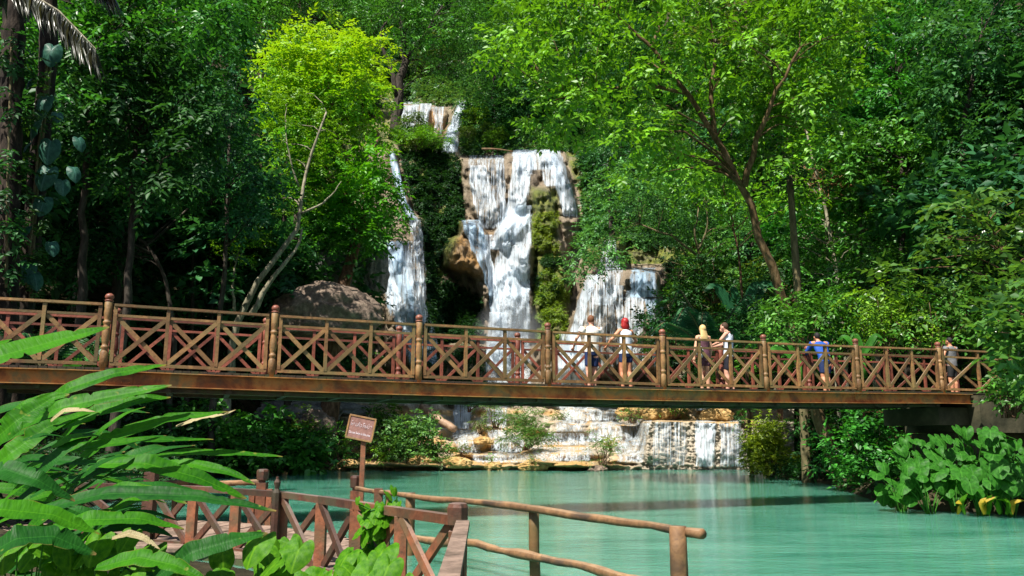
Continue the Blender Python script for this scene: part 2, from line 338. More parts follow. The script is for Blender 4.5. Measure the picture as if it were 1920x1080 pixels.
def build_cliff():
    xs = np.arange(470, 1490, 2.6); ys = np.concatenate([np.arange(112, 640, 2.4), np.arange(640, 752, 5), np.arange(752, 900, 1.5)])
    X, Y = np.meshgrid(xs, ys); d = D(X, Y); V = P(X, Y, d); ny, nx = X.shape
    moss = np.zeros_like(X)
    for poly, a in MOSS: moss = np.maximum(moss, soft(X, Y, poly)*a)
    moss = np.maximum(moss, 1-ss(0, 25, 480-Y)) * 1.0 if False else moss
    moss = np.clip(moss+ss(0, 14, 200-Y+fbm(X/9, Y/9, 2)*8)+ss(1085, 1105, X)*(Y < 495)+ss(866, 880, X)*(Y < 283)+ss(0, 12, 742-X)*(Y < 282)+ss(0, 7, X-1056-np.maximum(Y-286, 0)*.36+fbm(X/8, Y/8, 4)*5)*(Y < 408)+ss(0, 6, X-880)*(Y < 284)+ss(1250, 1300, X)*(Y < 700)+ss(0, 60, 700-X)*(Y < 740)*.8, 0, 1)
    ochre = np.maximum.reduce([soft(X, Y, [(832, 450), (868, 440), (905, 470), (910, 520), (880, 515), (840, 510)], 10), soft(X, Y, [(800, 205), (830, 210), (838, 250), (815, 260)], 8),
                               ss(758, 775, Y)*(1-ss(1150, 1215, X))*ss(-.15, .35, fbm(X/40, Y/14, 61, 3))*.85, ss(846, 866, Y)*(1-ss(1110, 1200, X))*.9, soft(X, Y, [(1180, 755), (1400, 755), (1420, 800), (1360, 800), (1300, 790), (1200, 790)], 6), soft(X, Y, [(880, 800), (925, 800), (930, 850), (880, 850)], 8),
                               soft(X, Y, [(800, 420), (1010, 380), (1010, 460), (840, 480)], 20)*.25])
    # skirts so that the rim goes down into the hill
    def sk(a, f): return np.concatenate([f(a[:1]), a, f(a[-1:])], 0)
    top = V[:1].copy(); top[..., 1] += 4; top[..., 2] = H(top[..., 0], top[..., 1])-2
    bot = V[-1:].copy(); bot[..., 2] -= 2
    V = np.concatenate([top, V, bot], 0)
    L = V[:, :1].copy(); L[..., 1] += 3; L[..., 2] = np.minimum(H(L[..., 0], L[..., 1])-2, L[..., 2]-2)
    R = V[:, -1:].copy(); R[..., 1] += 3; R[..., 2] = np.minimum(H(R[..., 0], R[..., 1])-2, R[..., 2]-2)
    V = np.concatenate([L, V, R], 1)
    pad = lambda a: np.pad(a, 1, mode='edge')
    ny, nx = V.shape[:2]; i = np.arange(nx*ny).reshape(ny, nx)
    Fc = np.stack([i[:-1, :-1], i[1:, :-1], i[1:, 1:], i[:-1, 1:]], -1).reshape(-1, 4)
    m, nt, out = newmat('travertine'); v = coords(nt, 'Object'); vs = coords(nt, 'Object', (1, 1, .28))
    c = ramp(nt, noise(nt, vs, 1.1, 7, .68), [(.3, (.15, .12, .085)), (.45, (.31, .26, .19)), (.6, (.46, .40, .31)), (.75, (.60, .55, .45))])
    a = nt.nodes.new('ShaderNodeAttribute'); a.attribute_name = 'ochre'
    c = mixc(nt, math_(nt, 'MULTIPLY', a.outputs['Fac'], ramp(nt, noise(nt, v, .9, 4), [(.35, (.35,)*3), (.6, (1,)*3)])), c, (.52, .30, .085))
    c = mixc(nt, ramp(nt, noise(nt, vs, 2.6, 6, .75), [(.58, (0, 0, 0)), (.72, (.75,)*3)]), c, (.07, .06, .045))
    a2 = nt.nodes.new('ShaderNodeAttribute'); a2.attribute_name = 'moss'
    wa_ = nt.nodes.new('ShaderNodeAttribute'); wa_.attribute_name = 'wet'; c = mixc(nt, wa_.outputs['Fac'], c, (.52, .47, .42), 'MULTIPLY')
    mc = ramp(nt, noise(nt, v, 1.4, 6, .7), [(.3, (.025, .035, .008)), (.5, (.09, .11, .014)), (.7, (.22, .22, .025))])
    mf = math_(nt, 'MULTIPLY', a2.outputs['Fac'], ramp(nt, noise(nt, v, .8, 4, .6), [(.3, (.35,)*3), (.5, (1,)*3)]))
    c = mixc(nt, mf, c, mc)
    h = math_(nt, 'ADD', noise(nt, vs, 3.5, 8, .72), math_(nt, 'MULTIPLY', noise(nt, v, 14, 4, .7), .35))
    princ(nt, out, c, .6, bump(nt, h, .9, .22), .35)
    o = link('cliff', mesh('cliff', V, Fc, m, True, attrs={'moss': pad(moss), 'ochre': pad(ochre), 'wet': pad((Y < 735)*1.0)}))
    tag(o, 'tan travertine cliff and stepped terraces under the waterfalls', kind='structure')
build_cliff()
# ------------------------------------------------------------------ falling water
def watermat(name, dens, fx=7.0, fy=.45, col=(.78, .88, .97), blue=0.0, speck=.35):
    m, nt, out = newmat(name); t = nt.nodes.new('ShaderNodeTexCoord'); mp = nt.nodes.new('ShaderNodeMapping')
    mp.inputs['Scale'].default_value = (fx, fy, 1); nt.links.new(t.outputs['UV'], mp.inputs[0])
    mp2 = nt.nodes.new('ShaderNodeMapping'); mp2.inputs['Scale'].default_value = (fx*2.6, fy*5.5, 1); nt.links.new(t.outputs['UV'], mp2.inputs[0])
    n = math_(nt, 'ADD', math_(nt, 'MULTIPLY', noise(nt, mp.outputs[0], 1, 4, .62, .25), 1-speck), math_(nt, 'MULTIPLY', noise(nt, mp2.outputs[0], 1, 5, .75), speck))
    a = nt.nodes.new('ShaderNodeAttribute'); a.attribute_name = 'edge'
    al = math_(nt, 'ADD', n, math_(nt, 'MULTIPLY', math_(nt, 'SUBTRACT', a.outputs['Fac'], 1), .38))
    al = ramp(nt, al, [(.54-dens*.28, (0, 0, 0)), (.66-dens*.2, (.8,)*3), (.85, (1,)*3)])
    p = princ(nt, None, mixc(nt, n, tuple(x*.72 for x in col), col), .35, bump(nt, n, .5, .12), .35)
    tl = nt.nodes.new('ShaderNodeBsdfTranslucent'); tl.inputs[0].default_value = (*col, 1)
    mx0 = nt.nodes.new('ShaderNodeMixShader'); mx0.inputs[0].default_value = .4; nt.links.new(p.outputs[0], mx0.inputs[1]); nt.links.new(tl.outputs[0], mx0.inputs[2])
    tr = nt.nodes.new('ShaderNodeBsdfTransparent'); mx = nt.nodes.new('ShaderNodeMixShader')
    nt.links.new(al, mx.inputs[0]); nt.links.new(tr.outputs[0], mx.inputs[1]); nt.links.new(mx0.outputs[0], mx.inputs[2]); nt.links.new(mx.outputs[0], out.inputs[0])
    return m
WM = {k: watermat('falling_water_'+k, d, fx, fy, speck=sp) for k, d, fx, fy, sp in (('thick', .72, 7, .28, .42), ('mid', .46, 8, .22, .45), ('thin', .26, 9, .2, .42), ('spray', .4, 5, 1.2, .7), ('casc', .42, 4.5, .9, .55), ('veil', .5, 2.2, .2, .2))}
WM['veil'] = watermat('falling_water_blue', .62, 2.4, .16, (.55, .74, .92), speck=.18)  # bluer copy: the blue of shaded water put into its colour
def wsheet(name, rows, kind, off=.22, parent=None, nu=26, step=4.0, soften=.16):
    """rows: (x_left, x_right, y) down the fall; the sheet lies on the rock, pushed out by off metres"""
    rows = np.array(rows, float); L = np.abs(np.diff(rows[:, 2])).sum(); nv = max(6, int(L/step))
    t = np.linspace(0, 1, nv); tt = (rows[:, 2]-rows[0, 2])/(rows[-1, 2]-rows[0, 2]); u = np.linspace(0, 1, nu)
    xl = np.interp(t, tt, rows[:, 0]); xr = np.interp(t, tt, rows[:, 1]); y = np.interp(t, tt, rows[:, 2])
    xl = xl+vn(y/9, y*0, 5)*1.6; xr = xr+vn(y/9, y*0+3, 6)*1.6
    X = xl[:, None]+(xr-xl)[:, None]*u; Y = y[:, None]+0*u
    d = D(X, Y); 
    dm = d.copy()
    for _ in range(10): dm[1:-1] = dm[1:-1]*.4+(dm[:-2]+dm[2:])*.3; dm[:, 1:-1] = dm[:, 1:-1]*.6+(dm[:, :-2]+dm[:, 2:])*.2
    d = np.minimum(dm*.75+d*.25, d+.05)-off-.18*np.abs(vn(X/3, Y/60, 3))*min(1, off*3)-(.35 if rows[0, 2] < 740 else .05)
    V = P(X, Y, d); w = np.linalg.norm(V[:, -1]-V[:, 0], axis=1).mean(); ln = np.concatenate([[0], np.cumsum(np.linalg.norm(np.diff(V[:, nu//2], axis=0), axis=1))])
    uv = np.stack([X/1507*60, ln[:, None]+0*u], -1).reshape(-1, 2)
    e = np.minimum(np.minimum(u, 1-u)/soften, 1)[None, :]*np.minimum((1-t)/.08+.4, 1)[:, None]
    i = np.arange(nv*nu).reshape(nv, nu); Fc = np.stack([i[:-1, :-1], i[1:, :-1], i[1:, 1:], i[:-1, 1:]], -1).reshape(-1, 4)
    return link(name, mesh(name, V.reshape(-1, 3), Fc, WM[kind], True, uv=uv, attrs={'edge': e}), parent)
def fall(name, label, cat, sheets, loc):
    r = empty(name, (0, 0, 0), label, cat)
    for s in sheets:
        rows, kind = s[0], s[1]; off = s[2] if len(s) > 2 else .22
        wsheet('stream', rows, kind, off, r)
    return r
fall('waterfall', 'tall main waterfall pouring white over the flat rock lip in the centre', 'waterfall', [
    ([(950, 1056, 280), (952, 1062, 300), (955, 1066, 322)], 'mid', .2),
    ([(955, 1012, 281), (954, 1004, 320), (950, 996, 352), (944, 990, 390), (925, 975, 430)], 'thick', .25),
    ([(998, 1042, 281), (1004, 1056, 305), (1010, 1066, 330), (1016, 1074, 352)], 'mid', .3),
    ([(1014, 1056, 283), (1030, 1068, 325), (1042, 1080, 365), (1052, 1087, 408)], 'thick', .25),
    ([(866, 952, 291), (868, 952, 312), (872, 950, 330), (930, 955, 400)], 'thin', .15),
    ([(874, 916, 310), (873, 926, 340), (880, 938, 380), (890, 944, 415), (900, 944, 432)], 'mid', .25),
    ([(925, 946, 291), (930, 950, 340), (936, 950, 390), (930, 945, 425)], 'mid', .2),
    ([(962, 1000, 385), (930, 998, 420), (918, 975, 440), (912, 950, 470)], 'thick', .4),
    ([(945, 1002, 400), (940, 1003, 440), (925, 1003, 480), (912, 1003, 520), (916, 1003, 560)], 'thick', .25),
    ([(928, 985, 500), (922, 1002, 540), (918, 1004, 590), (910, 1004, 650)], 'mid', .3),
    ([(860, 905, 412), (866, 915, 440), (885, 918, 475), (902, 925, 510), (914, 934, 550), (918, 936, 590)], 'veil', .2),
    ([(905, 925, 440), (905, 922, 475), (912, 930, 510), (918, 936, 560), (914, 944, 620)], 'thick', .4),
    ([(930, 1002, 540), (916, 1004, 600), (906, 1006, 650), (900, 1010, 700), (895, 1015, 748)], 'spray', .9),
    ([(912, 955, 585), (906, 960, 640), (900, 965, 700)], 'thick', .6)], None)
fall('waterfall', 'bluish veil waterfall left of the dark mossy wall, shaded', 'waterfall', [
    ([(728, 744, 284), (733, 754, 330), (744, 765, 380), (764, 792, 418)], 'veil', .4),
    ([(731, 741, 284), (738, 750, 330), (749, 760, 380), (770, 785, 418)], 'mid', .6),
    ([(762, 792, 412), (768, 797, 440), (778, 800, 490), (782, 802, 560), (782, 800, 620)], 'mid', .7),
    ([(712, 760, 452), (708, 772, 500), (712, 780, 540), (722, 798, 590), (740, 815, 630), (760, 835, 690)], 'veil', .3),
    ([(712, 736, 460), (712, 740, 510), (722, 755, 560), (742, 775, 605), (762, 800, 660)], 'thick', .4),
    ([(752, 772, 470), (760, 782, 520), (778, 800, 570), (792, 818, 620), (800, 830, 660)], 'mid', .4),
    ([(735, 792, 452), (740, 796, 500), (752, 798, 540)], 'thin', .7)], None)
fall('waterfall', 'low wide waterfall over grey boulders behind the couple on the bridge', 'waterfall', [
    ([(1098, 1128, 514), (1082, 1108, 560), (1070, 1094, 610), (1052, 1092, 650), (1036, 1110, 700)], 'thick', .25),
    ([(1112, 1178, 503), (1108, 1168, 540), (1100, 1160, 575)], 'mid', .2),
    ([(1176, 1236, 502), (1176, 1240, 540), (1172, 1240, 560)], 'veil', .2),
    ([(1168, 1215, 545), (1164, 1212, 600), (1164, 1210, 650), (1160, 1215, 700)], 'mid', .2),
    ([(1205, 1245, 560), (1214, 1252, 610), (1220, 1258, 690)], 'veil', .25),
    ([(1146, 1172, 535), (1152, 1172, 580), (1156, 1176, 630), (1148, 1185, 690)], 'mid', .5),
    ([(1086, 1160, 540), (1084, 1165, 600), (1078, 1165, 700)], 'thin', .2),
    ([(1045, 1092, 625), (1038, 1105, 660), (1030, 1125, 725)], 'thick', .7)], None)
fall('waterfall', 'small white fall high above the low grey boulders', 'waterfall', [([(1128, 1158, 450), (1122, 1166, 480), (1112, 1172, 508)], 'mid', .3)], None)
fall('waterfall', 'upper broken waterfall in strands beside the dark tree trunk', 'waterfall', [
    ([(748, 790, 190), (746, 790, 225), (745, 786, 262)], 'thick', .3), ([(786, 812, 194), (782, 806, 230), (778, 804, 262)], 'thick', .3), ([(806, 836, 200), (812, 834, 230), (810, 830, 256)], 'mid', .3)], None)
fall('waterfall', 'slanting upper waterfall, narrow white chute at the top of the valley', 'waterfall', [
    ([(858, 880, 189), (846, 872, 218), (834, 864, 245), (822, 862, 288)], 'thick', .35), ([(860, 876, 190), (848, 866, 218), (838, 858, 245), (828, 856, 286)], 'thick', .7)], None)
fall('waterfall', 'highest distant waterfall glimpsed between dark trunks', 'waterfall', [([(742, 760, 128), (744, 768, 150), (750, 768, 192)], 'mid', .3)], None)
fall('cascade', 'broad curtain cascade dropping straight into the pool beside the yellow-green bush', 'cascade', [
    ([(1298, 1350, 786), (1299, 1345, 820), (1300, 1345, 877)], 'thick', .25),
    ([(1340, 1400, 786), (1345, 1398, 820), (1342, 1405, 878)], 'mid', .25),
    ([(1215, 1298, 788), (1212, 1300, 830), (1210, 1300, 876)], 'thin', .22)], None)
fall('cascade', 'stepped white cascade on the terraces around the feathery bush', 'cascade', [
    ([(842, 898, 750), (845, 890, 775), (848, 884, 806)], 'thick', .3),
    ([(838, 905, 806), (845, 908, 830), (856, 905, 852)], 'casc', .2),
    ([(900, 990, 806), (910, 995, 830), (915, 985, 852)], 'casc', .2),
    ([(900, 960, 758), (905, 958, 780), (905, 955, 806)], 'mid', .2),
    ([(1020, 1150, 750), (1030, 1175, 770), (1040, 1185, 792)], 'casc', .3),
    ([(1030, 1112, 788), (1035, 1108, 800), (1035, 1110, 813)], 'casc', .25),
    ([(1095, 1200, 790), (1090, 1200, 812), (1085, 1195, 832)], 'casc', .25),
    ([(1010, 1110, 812), (1000, 1115, 826), (990, 1120, 838)], 'casc', .2),
    ([(975, 1125, 838), (980, 1130, 852), (985, 1125, 868)], 'casc', .25),
    ([(1140, 1218, 830), (1145, 1216, 850), (1150, 1216, 870)], 'casc', .25),
    ([(1190, 1228, 786), (1175, 1222, 810), (1160, 1215, 838)], 'casc', .25),
    ([(860, 1020, 850), (865, 1020, 858), (880, 1000, 870)], 'casc', .15)], None)
fall('cascade', 'short shaded blue cascade under the bridge, behind the tan rocks', 'cascade', [([(1292, 1378, 752), (1292, 1376, 762), (1295, 1375, 774)], 'veil', .3)], None)

def mist(c, r, dens, name='mist', lab='fine spray drifting at the foot of the falls'):
    m, nt, out = newmat('mist'); v = nt.nodes.new('ShaderNodeVolumePrincipled'); v.inputs['Color'].default_value = (.9, .95, 1, 1); v.inputs['Anisotropy'].default_value = .2
    t = nt.nodes.new('ShaderNodeTexCoord'); L = nt.nodes.new('ShaderNodeVectorMath'); L.operation = 'LENGTH'; nt.links.new(t.outputs['Object'], L.inputs[0])
    f = math_(nt, 'MULTIPLY', math_(nt, 'MAXIMUM', math_(nt, 'SUBTRACT', 1, L.outputs['Value']), 0), dens); nt.links.new(f, v.inputs['Density']); nt.links.new(v.outputs[0], out.inputs['Volume'])
    mb = MB(); mb.ball((0, 0, 0), 1, 16, 10); o = mb.build(name, m); o.location = c; o.scale = r; tag(o, lab, 'mist', kind='stuff')
mist(P(955, 640, 58), (3.0, 2.2, 3.4), .35)
def foam():
    nu, nv = 60, 8; u = np.linspace(0, 1, nu); t = np.linspace(0, 1, nv); X = np.linspace(7.2, 13.2, nu)[None, :]+0*t[:, None]; Y = 44.3-1.3*t[:, None]-.25*fbm(u*9, u*0, 3, 3)[None, :]+0*X
    V = np.stack([X, Y, .008+0*X], -1); i = np.arange(nv*nu).reshape(nv, nu); Fc = np.stack([i[:-1, :-1], i[1:, :-1], i[1:, 1:], i[:-1, 1:]], -1).reshape(-1, 4)
    e = np.clip(1.25-t*1.3, 0, 1)[:, None]*np.minimum(np.minimum(u, 1-u)/.06, 1)[None, :]
    tag(link('foam', mesh('foam', V.reshape(-1, 3), Fc, WM['spray'], True, uv=V.reshape(-1, 3)[:, :2]*[1, 3], attrs={'edge': e})), 'white foam where the curtain cascade meets the pool', 'foam', kind='stuff')
foam()
# ------------------------------------------------------------------ foliage
def leaf_arrays(b, ld, n, L, Wd, fold=.12):
    """rhombic folded leaves: base b, direction ld, normal n (all N,3)"""
    w = nrm(np.cross(n, ld)); L = np.asarray(L).reshape(-1, 1); Wd = np.asarray(Wd).reshape(-1, 1)
    v0 = b; v1 = b+ld*L*.42+w*Wd*.5+n*L*fold; v2 = b+ld*L-n*L*fold*.8; v3 = b+ld*L*.42-w*Wd*.5+n*L*fold
    V = np.stack([v0, v1, v2, v3], 1).reshape(-1, 3); k = np.arange(len(b))*4
    Fc = np.concatenate([np.stack([k, k+2, k+1], 1), np.stack([k, k+3, k+2], 1)]); return V, Fc
def sprays(o, t, up, s, K, L, Wd, rs, splay=.85):
    """sprays of K leaflets along a twig from o in direction t"""
    n = len(o); side = nrm(np.cross(t, up)); nn = nrm(np.cross(side, t))
    k = np.arange(K); fr = (k+.6)/K; sg = np.where(k % 2 == 0, 1, -1)
    s = np.broadcast_to(s, (n,))
    base = o[:, None, :]+t[:, None, :]*(s[:, None]*fr)[..., None]-nn[:, None, :]*(s[:, None]*.22*fr**2)[..., None]
    ld = t[:, None, :]*(1-splay*.55)+side[:, None, :]*(sg*splay)[None, :, None]+rs.normal(0, .16, (n, K, 3))-nn[:, None, :]*.18
    ld[:, -1] = t+rs.normal(0, .15, (n, 3))
    nr = nn[:, None, :]+rs.normal(0, .28, (n, K, 3))
    ld = nrm(ld).reshape(-1, 3); nr = nrm(nr).reshape(-1, 3)
    sz = rs.uniform(.7, 1.2, n*K)
    return leaf_arrays(base.reshape(-1, 3), ld, nr, L*sz, Wd*sz)
def crown_mesh(name, clumps, m, dens=26, K=7, sl=.8, L=.3, Wd=.12, droop=.35, seed=0, splay=.85, upb=.35):
    """clumps: array (n,4) of centre and radius"""
    rs = np.random.RandomState(seed); cl = np.asarray(clumps, float); cnt = np.maximum(3, (dens*cl[:, 3]**2)).astype(int)
    c = np.repeat(cl[:, :3], cnt, 0); r = np.repeat(cl[:, 3], cnt)
    d = nrm(rs.normal(0, 1, (len(c), 3))+np.array([0, 0, upb+.35])); d[:, 2] *= .72
    o = c+d*(r*rs.uniform(.35, .95, len(c))**.8)[:, None]
    t = nrm(d*np.array([1, 1, .55])+rs.normal(0, .35, d.shape)+np.array([0, 0, -droop])); up = nrm(np.array([0, 0, 1.])+d*.5+rs.normal(0, .22, d.shape))
    V, Fc = sprays(o, t, up, sl*rs.uniform(.7, 1.2, len(c)), K, L, Wd, rs, splay)
    tone = np.clip(np.repeat(rs.uniform(0, 1, len(cl)), cnt)+rs.normal(0, .15, len(c)), 0, 1)
    return mesh(name, V, Fc, m, attrs={'tone': np.repeat(tone, K*4)})
def limb_mb(mb, a, b, r0, r1, rs, sag=.12, n=5, seg=6):
    a = np.asarray(a, float); b = np.asarray(b, float); t = np.linspace(0, 1, n)[:, None]; L = np.linalg.norm(b-a)
    p = a+(b-a)*t+np.array([0, 0, 1])*np.sin(t*np.pi)*L*sag+rs.normal(0, L*.03, (n, 3))*np.sin(t*np.pi)
    mb.tube(p, np.linspace(r0, r1, n), seg, .1, seed=rs.randint(999))
def resample(pts, n):
    pts = np.asarray(pts, float); s = np.concatenate([[0], np.cumsum(np.linalg.norm(np.diff(pts, axis=0), axis=1))]); q = np.linspace(0, s[-1], n)
    out = np.stack([np.interp(q, s, pts[:, k]) for k in range(3)], 1)
    for _ in range(2): out[1:-1] = out[1:-1]*.5+(out[:-2]+out[2:])*.25
    return out
def poly_clumps(poly, dr, n, rr, seed, squash=1):
    """clump centres inside a part of the valley given by its outline as seen and a range of distances"""
    rs = np.random.RandomState(seed); xs = [p[0] for p in poly]; ys = [p[1] for p in poly]; o = []
    best = []
    while len(o) < n:
        c = [(rs.uniform(min(xs), max(xs)), rs.uniform(min(ys), max(ys))) for _ in range(12)]
        c = [q for q in c if inpoly(np.array(q[0]), np.array(q[1]), poly)]
        if not c: continue
        if best: q = max(c, key=lambda a: min((a[0]-b[0])**2+(a[1]-b[1])**2 for b in best[-140:]))
        else: q = c[0]
        best.append(q); Y = rs.uniform(*dr); o.append((*P(q[0], q[1], Y), rs.uniform(*rr)))
    return np.array(o)
def unproj(p):
    q = p-CAM; zc = q[:, 1]*math.cos(PITCH)+q[:, 2]*math.sin(PITCH); return 960+F*q[:, 0]/zc, 540-F*(-q[:, 1]*math.sin(PITCH)+q[:, 2]*math.cos(PITCH))/zc
def behind(cl, lines, w=14):
    """moves leaf clumps that would stand in front of the trunk and main limbs to behind them"""
    cl = cl.copy(); x, y = unproj(cl[:, :3])
    for ln in lines:
        n = 30; t = np.linspace(0, len(ln)-1, n); A = np.array([l[:3] for l in ln], float); L = np.stack([np.interp(t, np.arange(len(ln)), A[:, k]) for k in range(3)], 1)
        dd = np.hypot(x[:, None]-L[None, :, 0], y[:, None]-L[None, :, 1]); k = dd.argmin(1); near = dd.min(1) < cl[:, 3]*F/cl[:, 1]+w
        for i in np.where(near & (cl[:, 1] < L[k, 2]+cl[:, 3]+.3))[0]: cl[i, :3] = P(x[i], y[i], L[k[i], 2]+cl[i, 3]+.6)
    return cl
LIT = np.array([P(*p) for p in ((1448, 830, 37), (1440, 860, 37), (1300, 830, 44), (1370, 830, 44), (1250, 800, 44), (1000, 850, 45), (880, 840, 46), (950, 800, 50), (1100, 800, 50), (1060, 830, 47), (770, 860, 43.5), (770, 800, 44), (700, 868, 43), (830, 868, 43),
    (930, 620, 59), (960, 500, 61), (890, 480, 60), (975, 430, 64), (1110, 600, 52), (1210, 600, 52), (1020, 560, 60), (760, 560, 59), (740, 500, 60), (1030, 420, 63), (600, 590, 43), (985, 800, 46), (500, 830, 38), (400, 830, 36), (450, 800, 37), (560, 820, 41), (610, 830, 41), (330, 820, 34), (540, 790, 39))])
def sunlit(cl):
    """leaves gaps in a crown where the sun comes through to the falls and terraces"""
    v = cl[:, None, :3]-LIT[None]; sd = np.array(sdir); t = v@sd; dist = np.linalg.norm(v-t[..., None]*sd, axis=-1)
    return cl[~((t > 2.5) & (dist < cl[:, 3][:, None]*.85+.55)).any(1)]
def tree(label, trunk_px, clumps, leaf, bark, group=None, r0=.3, r1=.08, limbs=14, name='tree', foot=True, K=7, L=.3, Wd=.12, sl=.8, dens=26, droop=.35, seed=1, branches=(), splay=.85, cat='tree', clear=0):
    """trunk_px: list of (x, y, distance) from the foot up"""
    rs = np.random.RandomState(seed+50); pts = np.array([P(*p) for p in trunk_px])
    if clear: clumps = behind(clumps, [trunk_px[:clear]]+[b[:-1] for b in branches[:1]])
    if clumps is not None and len(clumps): clumps = sunlit(clumps)
    if foot:
        g = pts[0].copy(); g[2] = float(H(g[0], g[1]))-.3
        if g[2] < pts[0][2]-.2: pts = np.concatenate([[g], pts])
    base = pts[0].copy(); root = empty(name, base, label, cat, group)
    tp = resample(pts, 18)+0; tp[1:-1] += rs.normal(0, r0*.22, (16, 3)); rad = r0+(r1-r0)*np.linspace(0, 1, 18)**.8; rad[0] *= 1.35; rad[1] *= 1.1
    mb = MB(); mb.tube(tp-base, rad, 12, .06, seed=seed); sk = [tp]; sr = [rad]
    for br in branches:
        b = resample(np.array([P(*p) for p in br[:-1]]), 10); w = br[-1]; b[1:-1] += rs.normal(0, w*.3, (8, 3)); rr = np.linspace(w, w*.3, 10); mb.tube(b-base, rr, 9, .08, seed=seed+3); sk.append(b); sr.append(rr)
    sk = np.concatenate(sk); sr = np.concatenate(sr)
    if clumps is not None and len(clumps):
        sel = clumps[rs.permutation(len(clumps))[:limbs]]
        for c in sel:
            dd = np.linalg.norm(sk-c[:3], axis=1)+np.maximum(0, sk[:, 2]-c[2]+.5)*1.2; dd[:len(tp)//3] += 5; k = int(np.argmin(dd))
            limb_mb(mb, sk[k]-base, c[:3]-base, max(.02, sr[k]*.45), .012, rs)
    mb.build('trunk', bark, root, True)
    if clumps is not None and len(clumps):
        cc = clumps.copy(); cc[:, :3] -= base
        link('crown', crown_mesh('crown', cc, leaf, dens, K, sl, L, Wd, droop, seed, splay), root)
    return root
def copy_tree(o, parent=None):
    c = o.copy(); COL.objects.link(c)
    if parent: c.parent = parent
    for ch in o.children: copy_tree(ch, c)
    return c
# prototypes for the wooded hillside
def proto_tree(seed, leaf, bark, h=11, R=4.2, L=.46, Wd=.24, K=6, sl=.8, dens=12, nc=30, droop=.3):
    rs = np.random.RandomState(seed); cl = []
    for k in range(nc):
        a = rs.uniform(0, 2*math.pi); z = rs.uniform(-.75, 1); q = math.sqrt(max(0, 1-z*z*.85))*R*rs.uniform(.55, 1.0)
        cl.append((q*math.cos(a), q*math.sin(a), h*.66+z*h*.33, rs.uniform(.9, 1.7)*R/4.2))
    cl = np.array(cl); root = bpy.data.objects.new('tree', None); root.empty_display_size = .3; mb = MB()
    tp = resample([(0, 0, -1.5), (rs.uniform(-.3, .3), 0, h*.35), (rs.uniform(-.6, .6), rs.uniform(-.5, .5), h*.85)], 9)
    mb.tube(tp, np.linspace(.24, .06, 9), 8, .06)
    for c in cl[:12]: limb_mb(mb, tp[rs.randint(3, 8)], c[:3], .07, .015, rs, n=4, seg=5)
    return mb.data('trunk', bark, True), crown_mesh('crown', cl, leaf, dens, K, sl, L, Wd, droop, seed)
PROTO = [proto_tree(1, M['leaf_mid'], M['bark_brown']), proto_tree(2, M['leaf_blue'], M['bark_dark'], 13, 4.6, .5, .26), proto_tree(3, M['leaf_olive'], M['bark_pale'], 9, 3.8),
         proto_tree(4, M['leaf_mid'], M['bark_pale'], 14, 4.4, .42, .2, 7), proto_tree(5, M['leaf_bright'], M['bark_brown'], 9, 3.6), proto_tree(6, M['leaf_blue'], M['bark_dark'], 10, 4.8, .5, .27)]
PLAB = ['mid green tree among the crowd of trees covering the steep hillside', 'tall blue-green tree among the crowd of trees covering the steep hillside', 'small olive tree among the crowd of trees covering the steep hillside',
        'tall pale-trunked green tree among the crowd covering the steep hillside', 'small bright green tree among the crowd covering the steep hillside', 'broad blue-green tree with spreading crown in the crowd covering the hillside']
def put_proto(k, x, y, s, rz, z=None):
    me_t, me_c = PROTO[k]; r = empty('tree', (x, y, float(H(x, y)) if z is None else z), PLAB[k], 'tree', 'hillside forest trees, kind %d' % 0 if False else 'trees covering the forested hillside')
    r.rotation_euler = (0, 0, rz); r.scale = (s, s, s); link('trunk', me_t, r); link('crown', me_c, r); return r
rs = np.random.RandomState(31)
def forest():
    n = 0
    for Y0 in (50, 56, 63, 71, 80, 90, 101, 113, 127, 143, 161, 182):
        stepx = 4.6+Y0*.035; half = Y0*.68+4
        for X0 in np.arange(-half, half, stepx):
            X = X0+rs.uniform(-.35, .35)*stepx; Y = Y0+rs.uniform(-.4, .4)*8
            px = 960+X/Y*1507*.98
            z = float(H(X, Y)); el = math.degrees(math.atan2(z+6-1.6, Y))
            if el > 34 or el < 3: continue
            if 690 < px < 1265 and Y < 84: continue                    # the open falls
            if 590 < px < 1290 and Y < 60: continue
            if 720 < px < 885 and Y < 118 and Y > 78: continue          # upper falls stay open
            k = rs.choice(6, p=[.25, .2, .12, .15, .08, .2]) if px < 1300 else rs.choice(6, p=[.3, .12, .12, .2, .14, .12])
            put_proto(int(k), X, Y, rs.uniform(.75, 1.25)*(1+.25*(Y > 100)), rs.uniform(0, 6.28)); n += 1
    return n
print('forest', forest())
def slope_trees():
    rq = np.random.RandomState(8)
    for (x0, x1, y0, y1, n, ks) in ((885, 1110, 125, 275, 34, (1, 5, 0, 3)), (745, 850, 110, 178, 12, (0, 5, 2)), (1110, 1300, 130, 400, 22, (0, 1, 5)), (500, 720, 130, 250, 14, (1, 5)), (875, 1000, 255, 284, 6, (2, 4, 0)), (745, 800, 270, 300, 3, (4, 2))):  # blue-green kinds right of the chute stand in for far haze
        for q in range(n):
            x, y = rq.uniform(x0, x1), rq.uniform(y0, y1); p = P(x, y, float(D(x, y))); s = rq.uniform(.32, .55)*(.75 if y > 255 else 1)
            put_proto(int(rq.choice(ks)), p[0], p[1], s, rq.uniform(0, 6), p[2]-.3)
slope_trees()
